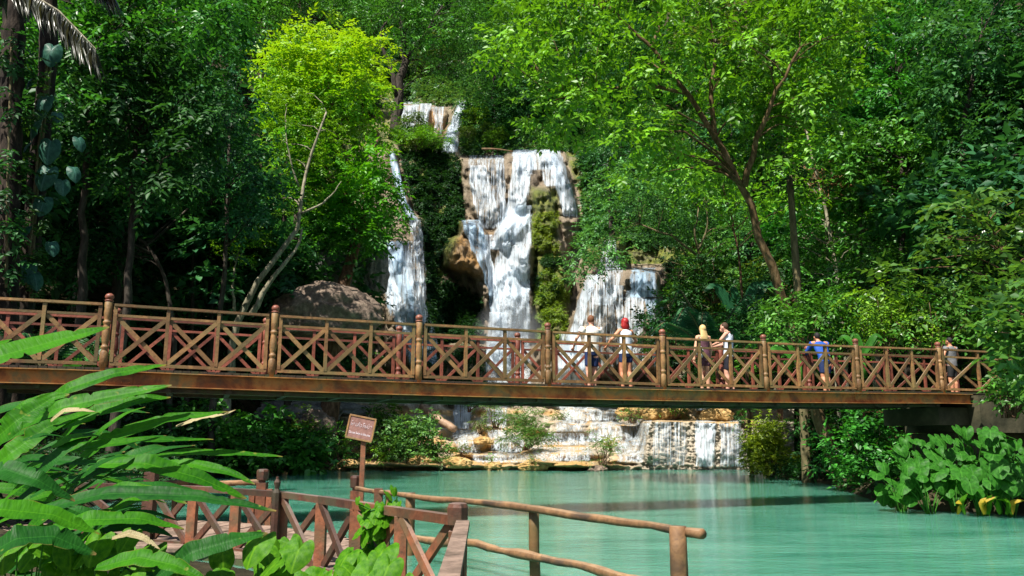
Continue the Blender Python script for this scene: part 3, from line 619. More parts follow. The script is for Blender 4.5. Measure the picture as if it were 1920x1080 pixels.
# sides of the valley close to the pool (seen through and behind the hero trees)
for (x, y, k, s) in [(-22, 30, 1, 1.1), (-26, 25, 3, 1.2), (-24, 33, 5, 1.3), (-19, 38, 1, 1.4), (-26, 40, 3, 1.5), (-17, 45, 5, 1.2), (-30, 30, 1, 1.4), (-33, 44, 5, 1.6), (-23, 47, 1, 1.6),
                     (15.5, 47, 0, .9), (19, 42, 3, 1.1), (22, 38, 0, 1.2), (26, 33, 1, 1.3), (24, 45, 4, 1.4), (30, 40, 3, 1.5), (30, 28, 1, 1.3), (20, 31, 5, 1.0), (36, 34, 5, 1.6), (27, 50, 3, 1.4)]:
    put_proto(k, x, y, s, x*1.7)
# ------------------------------------------------------------------ trees one can tell apart
# yellow-green tree in the left centre
poly = [(505, 110), (560, 52), (640, 60), (700, 75), (708, 120), (700, 165), (712, 200), (720, 260), (702, 300), (720, 350), (742, 395), (730, 435), (690, 470), (640, 455), (600, 425), (590, 380), (560, 360), (530, 300), (508, 240), (520, 180), (495, 140)]
cl = np.concatenate([poly_clumps(poly, (44.5, 49), 105, (.75, 1.3), 3), poly_clumps([(600, 330), (715, 330), (745, 400), (730, 440), (680, 480), (600, 440)], (44, 45.5), 34, (.5, .9), 2), poly_clumps([(490, 120), (560, 60), (600, 160), (560, 260), (500, 240)], (44, 46), 22, (.6, 1.), 5)])
M['leaf_yellow'] = None
def yellowmat():
    m, nt, out = newmat('yellow_topped_leaf'); g = nt.nodes.new('ShaderNodeNewGeometry'); s = nt.nodes.new('ShaderNodeSeparateXYZ'); nt.links.new(g.outputs['Position'], s.inputs[0])
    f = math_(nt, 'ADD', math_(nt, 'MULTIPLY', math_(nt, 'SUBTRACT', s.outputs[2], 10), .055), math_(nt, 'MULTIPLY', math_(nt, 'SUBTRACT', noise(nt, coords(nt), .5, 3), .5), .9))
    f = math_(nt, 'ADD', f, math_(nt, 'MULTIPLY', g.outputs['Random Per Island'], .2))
    c = ramp(nt, f, [(.15, (.035, .17, .012)), (.5, (.09, .33, .012)), (1.0, (.25, .45, .010))])  # yellower towards the top: sunlight and autumn tint both put into the colour
    p = princ(nt, None, c, .45, spec=.4); t = nt.nodes.new('ShaderNodeBsdfTranslucent'); nt.links.new(mixc(nt, 1.0, c, (1.4, 1.2, .5), 'MULTIPLY'), t.inputs[0])
    mx = nt.nodes.new('ShaderNodeMixShader'); mx.inputs[0].default_value = .42; nt.links.new(p.outputs[0], mx.inputs[1]); nt.links.new(t.outputs[0], mx.inputs[2]); nt.links.new(mx.outputs[0], out.inputs[0]); return m
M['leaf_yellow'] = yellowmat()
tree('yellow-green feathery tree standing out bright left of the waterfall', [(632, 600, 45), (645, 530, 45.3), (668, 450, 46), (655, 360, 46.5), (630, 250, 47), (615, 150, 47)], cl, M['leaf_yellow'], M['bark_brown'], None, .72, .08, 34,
     K=9, L=.36, Wd=.16, sl=1.0, dens=17, droop=.3, seed=4, branches=[[(668, 450, 46), (700, 350, 46), (710, 250, 46), .22], [(660, 400, 46), (610, 320, 46), (570, 220, 46), .2]])
# pale twisted trees below it
cl = np.concatenate([poly_clumps([(400, 470), (440, 440), (490, 450), (485, 490), (420, 500)], (39, 41), 12, (.4, .7), 5), poly_clumps([(520, 350), (580, 300), (600, 380), (560, 420), (520, 400)], (40, 42), 8, (.4, .7), 6),
                     poly_clumps([(505, 170), (590, 170), (640, 260), (600, 330), (520, 310)], (40.5, 43), 36, (.5, .9), 7)])
tree('pale twisted tree leaning right with forked whitish trunk', [(438, 590, 39), (462, 545, 39), (510, 500, 39.5), (545, 460, 40), (572, 405, 40), (562, 340, 40.5), (590, 270, 41), (612, 210, 41)], cl, M['leaf_bright'], M['bark_pale'], None, .26, .05, 18,
     clear=7, K=7, L=.2, Wd=.09, sl=.6, seed=8, branches=[[(470, 592, 38.6), (498, 535, 38.8), (548, 482, 39.2), (566, 430, 39.6), .16], [(565, 400, 40), (610, 380, 40), (640, 340, 40), .07], [(440, 585, 39), (436, 530, 39), (445, 480, 39.5), .09], [(560, 350, 40.3), (540, 290, 40), (535, 230, 40), .06]], droop=.2)
# large right tree with arching trunk
M['bark_mossy2'] = barkmat('orange_brown_mossy_bark', (.03, .018, .008), (.095, .06, .025), (.19, .13, .07))
poly = [(925, 60), (960, 0), (1250, -40), (1620, -40), (1640, 60), (1590, 160), (1560, 260), (1480, 300), (1400, 330), (1300, 330), (1240, 330), (1190, 290), (1130, 260), (1060, 250), (1010, 268), (985, 235), (990, 190), (1010, 150), (960, 120), (915, 110)]
cl = poly_clumps(poly, (25, 31), 290, (.4, .85), 9)
tree('big bright green tree arching over from the right with long forked trunk', [(1590, 908, 29.3), (1562, 850, 29.4), (1536, 800, 29.5), (1524, 762, 29.5), (1508, 700, 29.5), (1488, 622, 29.4), (1466, 560, 29.2), (1440, 480, 29), (1418, 415, 28.8), (1398, 350, 28.6), (1340, 260, 28.4), (1290, 175, 28), (1225, 90, 28), (1140, 10, 28)], cl, M['leaf_bright'], M['bark_mossy2'], None, .27, .05, 60,
     clear=12, K=6, L=.28, Wd=.15, sl=.62, dens=24, droop=.5, seed=10, branches=[[(1396, 350, 28.6), (1418, 270, 28), (1450, 180, 27), (1500, 90, 26.5), .13], [(1340, 262, 28.4), (1330, 190, 28), (1345, 100, 28), (1330, 30, 28), .11], [(1290, 175, 28), (1200, 160, 27.5), (1100, 170, 28), (1030, 190, 28), .08], [(1225, 90, 28), (1240, 20, 28), (1200, -40, 28), .07]])
cl = poly_clumps([(1180, 330), (1300, 300), (1420, 330), (1520, 300), (1500, 400), (1380, 400), (1280, 380), (1200, 380)], (35, 39), 34, (.5, 1.0), 19)
# softer grey-green tree in front of the falls
poly = [(1085, 480), (1100, 430), (1135, 405), (1130, 345), (1160, 310), (1210, 310), (1290, 330), (1370, 370), (1430, 420), (1400, 470), (1330, 460), (1270, 470), (1200, 450), (1170, 470), (1120, 520), (1085, 525)]
cl2 = np.concatenate([poly_clumps(poly, (43, 49), 95, (.6, 1.15), 12)])
tree('soft grey-green tree hanging in front of the right side of the falls', [(1345, 605, 50), (1328, 530, 49), (1305, 470, 48), (1262, 440, 47), (1200, 420, 47)], cl2, M['leaf_mid2'] if 'leaf_mid2' in M else M['leaf_mid'], M['bark_mossy'], None, .19, .05, 30,
     clear=5, K=7, L=.25, Wd=.12, sl=.7, dens=22, droop=.25, seed=13, branches=[[(1318, 500, 48.5), (1300, 440, 48), (1310, 390, 48), .1], [(1330, 540, 49), (1300, 500, 48.5), (1270, 455, 48), .09], [(1308, 470, 48), (1330, 420, 48), (1320, 370, 48), .08]])
tree('leafy green tree filling in below the arching trunk', [(1395, 600, 39), (1390, 500, 39), (1370, 400, 39), (1350, 330, 39)], cl, M['leaf_bright'], M['bark_brown'], None, .12, .04, 14, K=6, L=.3, Wd=.17, sl=.6, dens=20, seed=20)
# slim grey tree
cl = poly_clumps([(1460, 430), (1560, 400), (1660, 420), (1640, 500), (1520, 520), (1450, 480)], (36, 39), 26, (.4, .8), 14)
tree('slim straight grey-trunked tree right of the arching trunk', [(1580, 600, 37), (1562, 470, 37), (1545, 380, 37.5), (1520, 290, 38), (1510, 220, 38)], cl, M['leaf_mid'], M['bark_pale'], None, .13, .05, 14, K=6, L=.3, Wd=.15, sl=.6, seed=15,
     branches=[[(1540, 370, 37.5), (1490, 320, 37.5), (1470, 290, 37.5), .05]])
# dark leaning trees, right
for i, (poly, dr, n, tr, lab) in enumerate([
    ([(1560, -30), (1760, -30), (1780, 100), (1720, 220), (1640, 300), (1560, 280), (1540, 160)], (36, 42), 90, [(1700, 620, 38), (1720, 400, 38), (1680, 150, 39)], 'dense glossy dark green tree at the top right'),
    ([(1740, -30), (1960, -30), (1960, 420), (1860, 400), (1780, 360), (1730, 200)], (30, 36), 95, [(1850, 640, 31), (1830, 420, 31), (1800, 280, 32), (1830, 100, 33)], 'darkest glossy tree filling the upper right corner'),
    ([(1560, 240), (1720, 240), (1800, 330), (1720, 420), (1640, 400), (1580, 330)], (34, 38), 55, [(1660, 640, 35), (1690, 480, 35), (1690, 300, 36)], 'dark tree in the middle of the right slope above the bare twigs')]):
    cl = poly_clumps(poly, dr, n, (.6, 1.2), 30+i)
    tree(lab, tr, cl, M['leaf_mid'] if i != 1 else M['leaf_blue'], M['bark_dark'], None, .22, .07, 24, K=6, L=.31, Wd=.17, sl=.7, dens=17, droop=.5, seed=31+i)
# nearer broad-leaved tree at the right edge
poly = [(1640, 520), (1680, 460), (1760, 400), (1800, 370), (1960, 360), (1960, 660), (1900, 700), (1850, 640), (1780, 610), (1720, 620), (1650, 600)]
cl = poly_clumps(poly, (24.5, 28), 75, (.4, .75), 40)
tree('broad-leaved light green tree spreading in at the right edge above the bridge', [(1935, 760, 25), (1930, 620, 25.5), (1890, 480, 26), (1850, 420, 26)], cl, M['leaf_big'], M['bark_brown'], None, .14, .04, 26, K=5, L=.32, Wd=.19, sl=.6, dens=22, droop=.3, seed=41)
cl = poly_clumps([(1870, 560), (1960, 480), (1960, 740), (1905, 725), (1870, 660)], (15.5, 17.5), 42, (.25, .42), 42)
tree('large-leaved sunlit sapling touching the end of the bridge railing', [(1985, 800, 16.5), (1965, 650, 16.5), (1930, 570, 16.5)], cl, M['leaf_big'], M['bark_brown'], None, .06, .02, 16, K=4, L=.26, Wd=.17, sl=.4, dens=50, droop=.2, seed=43)
# left-hand trees with drooping compound sprays; the dark leaf colour stands in for shade
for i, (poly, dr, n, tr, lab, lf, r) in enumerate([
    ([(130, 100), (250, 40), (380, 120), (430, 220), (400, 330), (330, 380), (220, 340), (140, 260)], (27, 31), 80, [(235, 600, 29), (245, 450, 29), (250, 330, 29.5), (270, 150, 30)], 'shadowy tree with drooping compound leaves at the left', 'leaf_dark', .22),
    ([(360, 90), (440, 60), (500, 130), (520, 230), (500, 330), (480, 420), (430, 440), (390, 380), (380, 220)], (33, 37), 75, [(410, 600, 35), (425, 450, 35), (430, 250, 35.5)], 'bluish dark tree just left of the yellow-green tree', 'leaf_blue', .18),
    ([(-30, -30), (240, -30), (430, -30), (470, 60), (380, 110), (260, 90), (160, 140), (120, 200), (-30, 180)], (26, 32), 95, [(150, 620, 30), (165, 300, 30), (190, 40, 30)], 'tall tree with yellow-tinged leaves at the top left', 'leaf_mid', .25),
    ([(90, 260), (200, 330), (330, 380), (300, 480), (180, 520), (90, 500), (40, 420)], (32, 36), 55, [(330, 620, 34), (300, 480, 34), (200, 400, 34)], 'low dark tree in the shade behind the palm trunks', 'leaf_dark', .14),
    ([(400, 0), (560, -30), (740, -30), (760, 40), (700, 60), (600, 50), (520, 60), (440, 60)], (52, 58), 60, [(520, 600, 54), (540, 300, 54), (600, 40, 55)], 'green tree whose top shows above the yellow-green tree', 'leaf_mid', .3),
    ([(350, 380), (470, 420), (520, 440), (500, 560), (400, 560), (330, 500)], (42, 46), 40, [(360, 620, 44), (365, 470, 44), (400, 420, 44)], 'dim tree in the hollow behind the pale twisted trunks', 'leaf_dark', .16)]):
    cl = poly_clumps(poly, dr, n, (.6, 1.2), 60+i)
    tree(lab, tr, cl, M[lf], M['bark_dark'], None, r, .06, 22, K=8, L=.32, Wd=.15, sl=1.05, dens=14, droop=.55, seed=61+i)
# dark trunks with sparse high crown, above the falls
cl = poly_clumps([(680, -30), (900, -30), (905, 60), (880, 130), (800, 150), (770, 100), (720, 90), (690, 40)], (70, 77), 75, (.8, 1.5), 70)
tree('dark slender tree with crooked trunk rising beside the upper falls', [(742, 260, 73), (745, 180, 73), (762, 110, 73.5), (752, 40, 74), (760, -40, 74)], cl, M['leaf_mid'], M['bark_dark'], None, .55, .2, 26, K=7, L=.42, Wd=.16, sl=1.0, dens=9, droop=.4, seed=71, foot=False,
     branches=[[(745, 180, 73), (728, 110, 73), (705, 70, 73), (740, 20, 73), .28], [(762, 110, 73.5), (800, 60, 73.5), (830, 10, 74), .22], [(742, 240, 72.6), (748, 170, 72.6), (790, 140, 72.6), .1]])
cl = poly_clumps([(870, 60), (960, 40), (1000, 120), (980, 240), (1010, 285), (880, 290), (868, 200)], (80, 90), 80, (1.0, 1.8), 72)
tree('bluish-green tree on the slope right of the upper chute', [(930, 300, 85), (925, 200, 85), (930, 90, 86)], cl, M['leaf_blue'], M['bark_dark'], None, .35, .1, 20, K=6, L=.45, Wd=.18, sl=1.0, dens=9, seed=73, foot=False)  # bluish leaf colour stands in for haze over the far slope
cl = poly_clumps([(1120, 260), (1200, 280), (1200, 400), (1150, 420), (1130, 400), (1115, 330)], (58, 62), 30, (.7, 1.2), 74)
tree('shaded tree against the right side of the main fall', [(1150, 500, 60), (1145, 400, 60), (1140, 300, 60)], cl, M['leaf_blue'], M['bark_dark'], None, .25, .1, 16, K=6, L=.32, Wd=.14, sl=.8, dens=16, seed=75, foot=False)
# bare shrub with rusty twigs
def bare():
    rs = np.random.RandomState(5); b = P(1560, 600, 38); base = b.copy(); base[2] = float(H(b[0], b[1]))-.2; r = empty('bare_tree', base, 'leafless tangled branches, rusty orange, on the right slope', 'tree'); mb = MB(); tw = MB()
    hub = P(1545, 345, 38); mb.tube(resample([base-base, P(1550, 480, 38)-base, hub-base], 12), np.linspace(.09, .04, 12), 7, .1)
    for k in range(46):
        e = P(rs.uniform(1490, 1700), rs.uniform(295, 375), 38+rs.uniform(-1.5, 1.5)); s = hub+(e-hub)*rs.uniform(0, .35)
        limb_mb(tw, s-base, e-base, .035, .008, rs, rs.uniform(-.15, .2), 6, 5)
        for q in range(4):
            a = s+(e-s)*rs.uniform(.3, .95); limb_mb(tw, a-base, a-base+rs.normal(0, .5, 3), .014, .005, rs, .1, 4, 4)
    mb.build('trunk', M['bark_pale'], r, True); tw.build('branches', barkmat('rusty_twig', (.12, .05, .02), (.26, .12, .05), (.3, .2, .11)), r, True)
bare()
# slim shaded trunks and lianas on the left
rs2 = np.random.RandomState(77)
for k, (x0, x1, y0, y1, Y, w) in enumerate([(232, 242, 610, 350, 40, .19), (362, 366, 610, 400, 41, .1), (548, 556, 600, 400, 45, .2), (400, 398, 600, 300, 42, .08), (1512, 1480, 880, 330, 31, .17)]):
    t = resample([P(x0, y0, Y), P((x0+x1)/2+rs2.uniform(-6, 6), (y0+y1)/2, Y), P(x1, y1, Y)], 10); g = t[0].copy(); g[2] = float(H(g[0], g[1]))-.2
    r = empty('tree', g, ['bare mossy trunk in the shade left of the bridge', 'thin hanging dark stem at the left', 'dark straight trunk in front of the shaded boulder', 'thinnest liana-like stem in the left shade', 'straight mottled trunk beside the arching trunk, rising from the pool edge'][k], 'tree')
    mb = MB(); mb.tube(resample(np.concatenate([[g], t]), 14)-g, np.linspace(w*1.2, w*.7, 14), 9, .12, seed=k); mb.build('trunk', M['bark_dark'] if k != 4 else M['bark_mossy'], r, True)
    top = t[-1]-g; cl = np.array([(*(top+rs2.normal(0, .7, 3)+[0, 0, .4]), .7) for _ in range(7)]); link('crown', crown_mesh('crown', cl, M['leaf_dark'], 20, 6, .6, .24, .1, .4, 90+k), r)
# trunks standing on the right bank, rising past the bridge
# ------------------------------------------------------------------ shrubs
def shrub(label, c, rx, ry, rz, n, leaf, L=.16, Wd=.07, K=6, sl=.4, dens=40, r=(.22, .42), seed=1, droop=.15, name='shrub', cat='shrub', splay=.85, upb=.35, group=None):
    rs = np.random.RandomState(seed); c = np.asarray(c, float); cl = []
    for k in range(n):
        d = nrm(rs.normal(0, 1, 3)); d[2] = abs(d[2])*1.0; q = rs.uniform(.45, 1); cl.append((d[0]*rx*q, d[1]*ry*q, d[2]*rz*q+.1, rs.uniform(*r)))
    root = empty(name, c, label, cat, group); mb = MB()
    for k in range(min(n, 14)): limb_mb(mb, (rs.normal(0, .08), rs.normal(0, .08), -.25), cl[k][:3], .03, .008, rs, .05, 5, 5)
    mb.build('stem', M['bark_brown'], root, True); link('foliage', crown_mesh('foliage', np.array(cl), leaf, dens, K, sl, L, Wd, droop, seed, splay, upb), root); return root
M['leaf_willow'] = leafmat('willow_leaf', (.03, .10, .018), (.08, .22, .035), .4, .45)
M['leaf_yg'] = leafmat('yellow_green_leaf', (.08, .15, .012), (.28, .36, .018), .4, .5)
shrub('feathery round bush on the cascades just below the bridge', P(985, 836, 45.6), 1.35, 1.2, 2.3, 46, M['leaf_willow'], .16, .045, 8, .5, 52, (.35, .6), 101)
shrub('small wispy bush rooted on a rock at the pool edge', P(1128, 872, 42.8), .75, .6, 2.0, 18, M['leaf_willow'], .15, .045, 7, .5, 46, (.25, .4), 102)
shrub('big leafy dark green bush between the sign and the fallen log', P(770, 862, 43.6), 2.2, 1.4, 2.5, 60, M['leaf_mid2'] if 'leaf_mid2' in M else M['leaf_mid'], .22, .13, 5, .4, 42, (.4, .7), 103)
shrub('leafy bush right behind the top of the sign', P(715, 815, 46.5), 1.4, 1, 1.7, 26, M['leaf_mid'], .22, .13, 5, .4, 42, (.35, .6), 104)
shrub('low fern clump at the waterline right of the sign post', P(725, 869, 42.8), .8, .5, .9, 14, M['leaf_bright'], .24, .06, 9, .6, 42, (.25, .4), 105, .3)
shrub('fern tuft growing on orange rock by the water', P(825, 873, 42.6), .5, .4, .5, 9, M['leaf_olive'], .16, .05, 8, .4, 60, (.2, .3), 106, .3)
shrub('dark leafy bush left of the sign at the waterline', P(612, 868, 41.5), 1.4, .9, 1.8, 30, M['leaf_mid'], .2, .1, 6, .45, 42, (.3, .5), 107)
shrub('yellowish green bush left of the grey ledges', P(560, 850, 41.5), 1.1, .9, 2.4, 26, M['leaf_olive'], .2, .1, 6, .45, 42, (.3, .5), 108)
shrub('wide mass of taro-like leaves overhanging the far left bank', P(500, 878, 38.5), 2.6, 1.4, 2.5, 70, M['leaf_mid'], .42, .26, 4, .5, 30, (.4, .7), 109, .4)
shrub('broad leafy bush beyond the foreground strap leaves', P(390, 878, 36), 2.8, 1.4, 3.1, 74, M['leaf_mid'], .34, .2, 4, .5, 30, (.4, .8), 110, .4)
shrub('shaded bush at the far left of the pool behind the log rail', P(255, 880, 33), 2.2, 1.4, 2.6, 46, M['leaf_dark'], .3, .17, 5, .5, 32, (.4, .8), 111, .4)
shrub('rounded yellow-green moss-covered bush beside the curtain cascade', P(1446, 888, 36.2), 1.3, 1.0, 2.7, 70, M['leaf_yg'], .16, .08, 7, .35, 80, (.28, .5), 112, .3)
shrub('dark shrub hanging over the pool below the yellow-green bush', P(1490, 908, 33.5), .8, .7, .7, 20, M['leaf_dark'], .16, .08, 6, .4, 50, (.3, .5), 113, .4)
shrub('dark leafy bank shrub between the two pool-edge trunks', P(1560, 885, 31), 1.5, 1.2, 2.6, 40, M['leaf_dark'], .22, .11, 6, .45, 40, (.35, .6), 114, .4)
shrub('green bank shrub right of the leaning trunk', P(1625, 900, 26), 1.3, 1.1, 2.3, 44, M['leaf_mid'], .2, .12, 5, .4, 46, (.3, .55), 115, .3)
shrub('bright-tipped shrub below the little railings under the bridge', P(1640, 850, 31), 1.6, 1.1, 2.0, 36, M['leaf_mid'], .24, .12, 6, .45, 40, (.3, .55), 116, .3)
shrub('small bush on the terrace lip left of the curtain cascade', P(1185, 785, 45.5), .5, .4, .9, 10, M['leaf_willow'], .14, .06, 6, .35, 55, (.2, .35), 117)
shrub('little tree-like bush on the flat top of the curtain cascade', P(1265, 778, 47.5), 1.0, .7, 1.2, 18, M['leaf_mid'], .16, .08, 6, .4, 50, (.25, .4), 118)
shrub('grassy tuft clinging to the dark rock in the cascades', P(903, 806, 46.0), .45, .35, .6, 9, M['leaf_olive'], .2, .04, 8, .4, 60, (.2, .32), 119, .6)
shrub('willowy bush left of the feathery bush on the cascades', P(930, 795, 48), .9, .6, 1.4, 18, M['leaf_willow'], .15, .05, 8, .45, 50, (.25, .4), 120)
shrub('tiny plant on the ochre mound near the water', P(922, 868, 43.0), .2, .2, .35, 4, M['leaf_bright'], .14, .05, 5, .25, 90, (.12, .2), 121)
shrub('mossy hump of small plants on the ochre ledge', P(1000, 868, 42.6), .45, .35, .35, 8, M['leaf_olive'], .1, .05, 6, .25, 90, (.15, .25), 122)
# shrubs on the cliff: hanging greenery
shrub('sunlit crown of small shrubs on top of the dark mossy wall', P(790, 275, 70), 2.6, 1.4, 1.6, 34, M['leaf_bright'], .26, .08, 8, .7, 26, (.5, .8), 130)
# behind the bridge, right: bushes of several kinds
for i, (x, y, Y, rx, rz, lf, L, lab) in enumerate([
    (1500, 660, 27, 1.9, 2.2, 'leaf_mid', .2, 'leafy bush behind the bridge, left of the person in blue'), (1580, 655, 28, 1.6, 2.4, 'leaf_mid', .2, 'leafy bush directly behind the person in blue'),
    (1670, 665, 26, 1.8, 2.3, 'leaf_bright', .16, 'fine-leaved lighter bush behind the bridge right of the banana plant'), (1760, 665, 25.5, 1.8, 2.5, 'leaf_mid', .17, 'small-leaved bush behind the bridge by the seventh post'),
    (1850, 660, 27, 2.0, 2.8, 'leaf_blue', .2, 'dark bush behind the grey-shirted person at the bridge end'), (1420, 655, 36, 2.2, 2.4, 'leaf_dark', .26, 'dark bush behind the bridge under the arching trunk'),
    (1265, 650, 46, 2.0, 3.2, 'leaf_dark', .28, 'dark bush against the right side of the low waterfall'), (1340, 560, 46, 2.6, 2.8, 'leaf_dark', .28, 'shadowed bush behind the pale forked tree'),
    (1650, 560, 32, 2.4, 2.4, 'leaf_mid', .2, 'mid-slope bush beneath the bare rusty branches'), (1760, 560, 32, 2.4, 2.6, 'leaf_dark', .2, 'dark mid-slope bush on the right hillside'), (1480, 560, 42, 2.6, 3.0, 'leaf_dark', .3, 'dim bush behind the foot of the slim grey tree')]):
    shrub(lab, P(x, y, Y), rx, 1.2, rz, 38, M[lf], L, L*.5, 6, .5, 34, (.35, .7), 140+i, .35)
# ------------------------------------------------------------------ stuff: ground cover
def cover(name, label, X, Y, Z, leaf, L, Wd, K, sl, seed, lift=.1, toward=(0, -.35, 0)):
    rs = np.random.RandomState(seed); n = len(X); o = np.stack([X, Y, Z+lift+rs.uniform(0, sl*.8, n)], 1)
    t = nrm(rs.normal(0, 1, (n, 3))*np.array([1, 1, .35])+np.array(toward)); up = nrm(np.array([0, 0, 1.])+rs.normal(0, .3, (n, 3)))
    V, Fc = sprays(o, t, up, sl*rs.uniform(.6, 1.2, n), K, L, Wd, rs)
    tag(link(name, mesh(name, V, Fc, leaf)), label, 'plants', kind='stuff')
def scatter(n, x0, x1, y0, y1, seed, cond):
    rs = np.random.RandomState(seed); X = rs.uniform(x0, x1, n); Y = rs.uniform(y0, y1, n); k = cond(X, Y); X, Y = X[k], Y[k]; return X, Y, H(X, Y)
out_ = lambda m: (lambda X, Y: (~inpoly(X, Y, POOL)) & (dpoly(X, Y, POOL) > m))
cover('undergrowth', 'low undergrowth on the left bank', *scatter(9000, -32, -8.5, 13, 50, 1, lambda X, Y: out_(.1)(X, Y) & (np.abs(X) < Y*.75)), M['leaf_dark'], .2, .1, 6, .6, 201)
cover('undergrowth', 'low undergrowth on the right bank', *scatter(9000, 9, 34, 15, 50, 2, lambda X, Y: out_(.1)(X, Y) & (np.abs(X) < Y*.75)), M['leaf_mid'], .18, .1, 6, .55, 202)
cover('undergrowth', 'undergrowth on the forested hillside', *scatter(15000, -75, 75, 46, 105, 3, lambda X, Y: (np.abs(X) < Y*.7)), M['leaf_dark'], .4, .2, 6, 1.0, 203, .3)
def cliff_cover(name, label, poly, n, leaf, L, Wd, K, sl, seed, off=.15, thin=0):
    rs = np.random.RandomState(seed); xs = [p[0] for p in poly]; ys = [p[1] for p in poly]; x = rs.uniform(min(xs), max(xs), n*3); y = rs.uniform(min(ys), max(ys), n*3); k = inpoly(x, y, poly)
    k &= fbm(x/18, y/18, seed) > thin; x, y = x[k][:n], y[k][:n]; d = D(x, y)-off; o = P(x, y, d); n = len(o)
    t = nrm(np.array([0, -.8, -.45])+rs.normal(0, .55, (n, 3))); up = nrm(np.array([0, -.25, 1.])+rs.normal(0, .25, (n, 3)))
    V, Fc = sprays(o, t, up, sl*rs.uniform(.5, 1.2, n), K, L, Wd, rs); tag(link(name, mesh(name, V, Fc, leaf)), label, 'plants', kind='stuff')
cliff_cover('hanging_foliage', 'dark ferns and creepers hanging on the wall left of the main fall', [(745, 250), (800, 240), (862, 292), (870, 400), (850, 440), (830, 470), (812, 510), (905, 560), (905, 640), (770, 640), (800, 560), (792, 420), (762, 330)], 6500, M['leaf_dark'], .26, .13, 7, .6, 301, thin=-.4)
cliff_cover('hanging_foliage', 'creepers on the shaded foot of the central spur', [(800, 560), (900, 600), (915, 745), (790, 745)], 1800, M['leaf_dark'], .24, .1, 7, .6, 302)
cliff_cover('moss', 'yellow-green moss and small ferns on the pillar in the falls', [(998, 400), (1048, 395), (1048, 470), (1000, 480)], 1000, M['leaf_yg'], .12, .05, 7, .3, 303, .08, -.15)
cliff_cover('moss', 'bright moss wall right of the foot of the main fall', [(1002, 520), (1030, 500), (1068, 545), (1058, 640), (1005, 640)], 2400, M['leaf_yg'], .13, .06, 7, .35, 304, .1, -.2)
cliff_cover('hanging_foliage', 'dark ferns under the mossy pillar', [(1000, 478), (1050, 482), (1075, 515), (1050, 545), (1003, 560)], 1300, M['leaf_dark'], .2, .09, 7, .45, 305)
cliff_cover('hanging_foliage', 'greenery on the cliff right of the low waterfall', [(1245, 480), (1480, 440), (1480, 745), (1255, 745)], 4200, M['leaf_dark'], .3, .14, 6, .7, 306)
cliff_cover('hanging_foliage', 'greenery on the slope beside the upper falls', [(735, 120), (1480, 120), (1480, 470), (1095, 440), (1090, 280), (870, 285), (862, 180), (740, 180)], 16000, M['leaf_mid2'], .5, .26, 6, 1.0, 307, .4, -.6)
cliff_cover('hanging_foliage', 'greenery around the upper chute', [(842, 120), (900, 180), (900, 285), (868, 285), (880, 190), (838, 195), (740, 195), (740, 120)], 2600, M['leaf_mid2'], .4, .2, 6, .9, 308, .3, -.6)
cliff_cover('hanging_foliage', 'shaded greenery behind the yellow-green tree', [(470, 120), (730, 120), (725, 280), (700, 430), (690, 480), (600, 500), (470, 560)], 5000, M['leaf_dark'], .4, .18, 6, .9, 309, .3)
cliff_cover('bank_plants', 'low plants along the stepped left shore', [(480, 760), (640, 770), (650, 830), (690, 850), (680, 872), (480, 880)], 900, M['leaf_olive'], .18, .08, 6, .4, 310, .2, -.05)
for i, (x, y, Y, r, lf, lab) in enumerate([(1050, 790, 51.5, .45, 'leaf_olive', 'small olive tuft on the terrace right of the feathery bush'), (1170, 752, 51.5, .6, 'leaf_willow', 'thin bush on the orange boulder under the middle of the bridge'), (868, 852, 45.8, .3, 'leaf_olive', 'little tuft beside the lowest left cascade'),
                                          (1145, 838, 46.5, .3, 'leaf_yg', 'tiny bright tuft left of the textured curtain wall'), (650, 850, 43.8, .8, 'leaf_bright', 'light green ferny plant just behind the sign post'), (690, 845, 44, .7, 'leaf_olive', 'olive ferny plant right behind the sign post'),
                                          (880, 765, 51, .6, 'leaf_mid', 'green bush at the top of the leftmost cascade'), (1400, 800, 43.5, .7, 'leaf_mid', 'bush on the right end of the curtain cascade lip'), (1215, 762, 50, .5, 'leaf_mid', 'small green bush between the orange boulders')]):
    shrub(lab, P(x, y, Y), r, r*.8, r*1.3, 10, M[lf], .15, .06, 7, .4, 55, (.2, .35), 300+i)
# ------------------------------------------------------------------ footbridge
M['br_wood'] = woodmat('weathered_olive_brown_wood', (.10, .045, .018), (.30, .16, .06), (.15, .105, .04), .55, (2, 2, 2), (.27, .24, .2))
M['br_red'] = woodmat('red_brown_painted_wood', (.12, .035, .02), (.26, .075, .045), None, .5, (2, 2, 2), (.3, .17, .13))
M['knob'] = woodmat('reddish_knob_wood', (.13, .04, .025), (.25, .09, .055), None, .4)
M['dark_wood'] = woodmat('dark_wet_plank', (.02, .015, .01), (.06, .045, .028), (.04, .05, .015), .8)
def rustmat():
    m, nt, out = newmat('rusty_steel'); v = coords(nt, 'Object', (1, 1, 1)); n = noise(nt, v, 1.3, 8, .7, .5)
    c = ramp(nt, n, [(.28, (.06, .022, .01)), (.42, (.24, .08, .02)), (.52, (.36, .16, .04)), (.6, (.19, .14, .055)), (.75, (.42, .14, .03))])
    c = mixc(nt, ramp(nt, noise(nt, v, 5, 5), [(.5, (0, 0, 0)), (.7, (.6,)*3)]), c, (.07, .055, .03))
    princ(nt, out, c, .7, bump(nt, noise(nt, v, 14, 6), .4, .01), .35, Metallic=0); return m
M['rust'] = rustmat()
def concmat():
    m, nt, out = newmat('stained_shaded_concrete'); v = coords(nt); c = ramp(nt, noise(nt, v, 1.1, 7, .65), [(.3, (.014, .015, .008)), (.5, (.045, .043, .024)), (.7, (.10, .085, .05))])  # stain mottling, with the abutment's shade darkened into the colour
    princ(nt, out, c, .85, bump(nt, noise(nt, v, 7, 6), .5, .03), .2); return m
M['concrete'] = concmat()
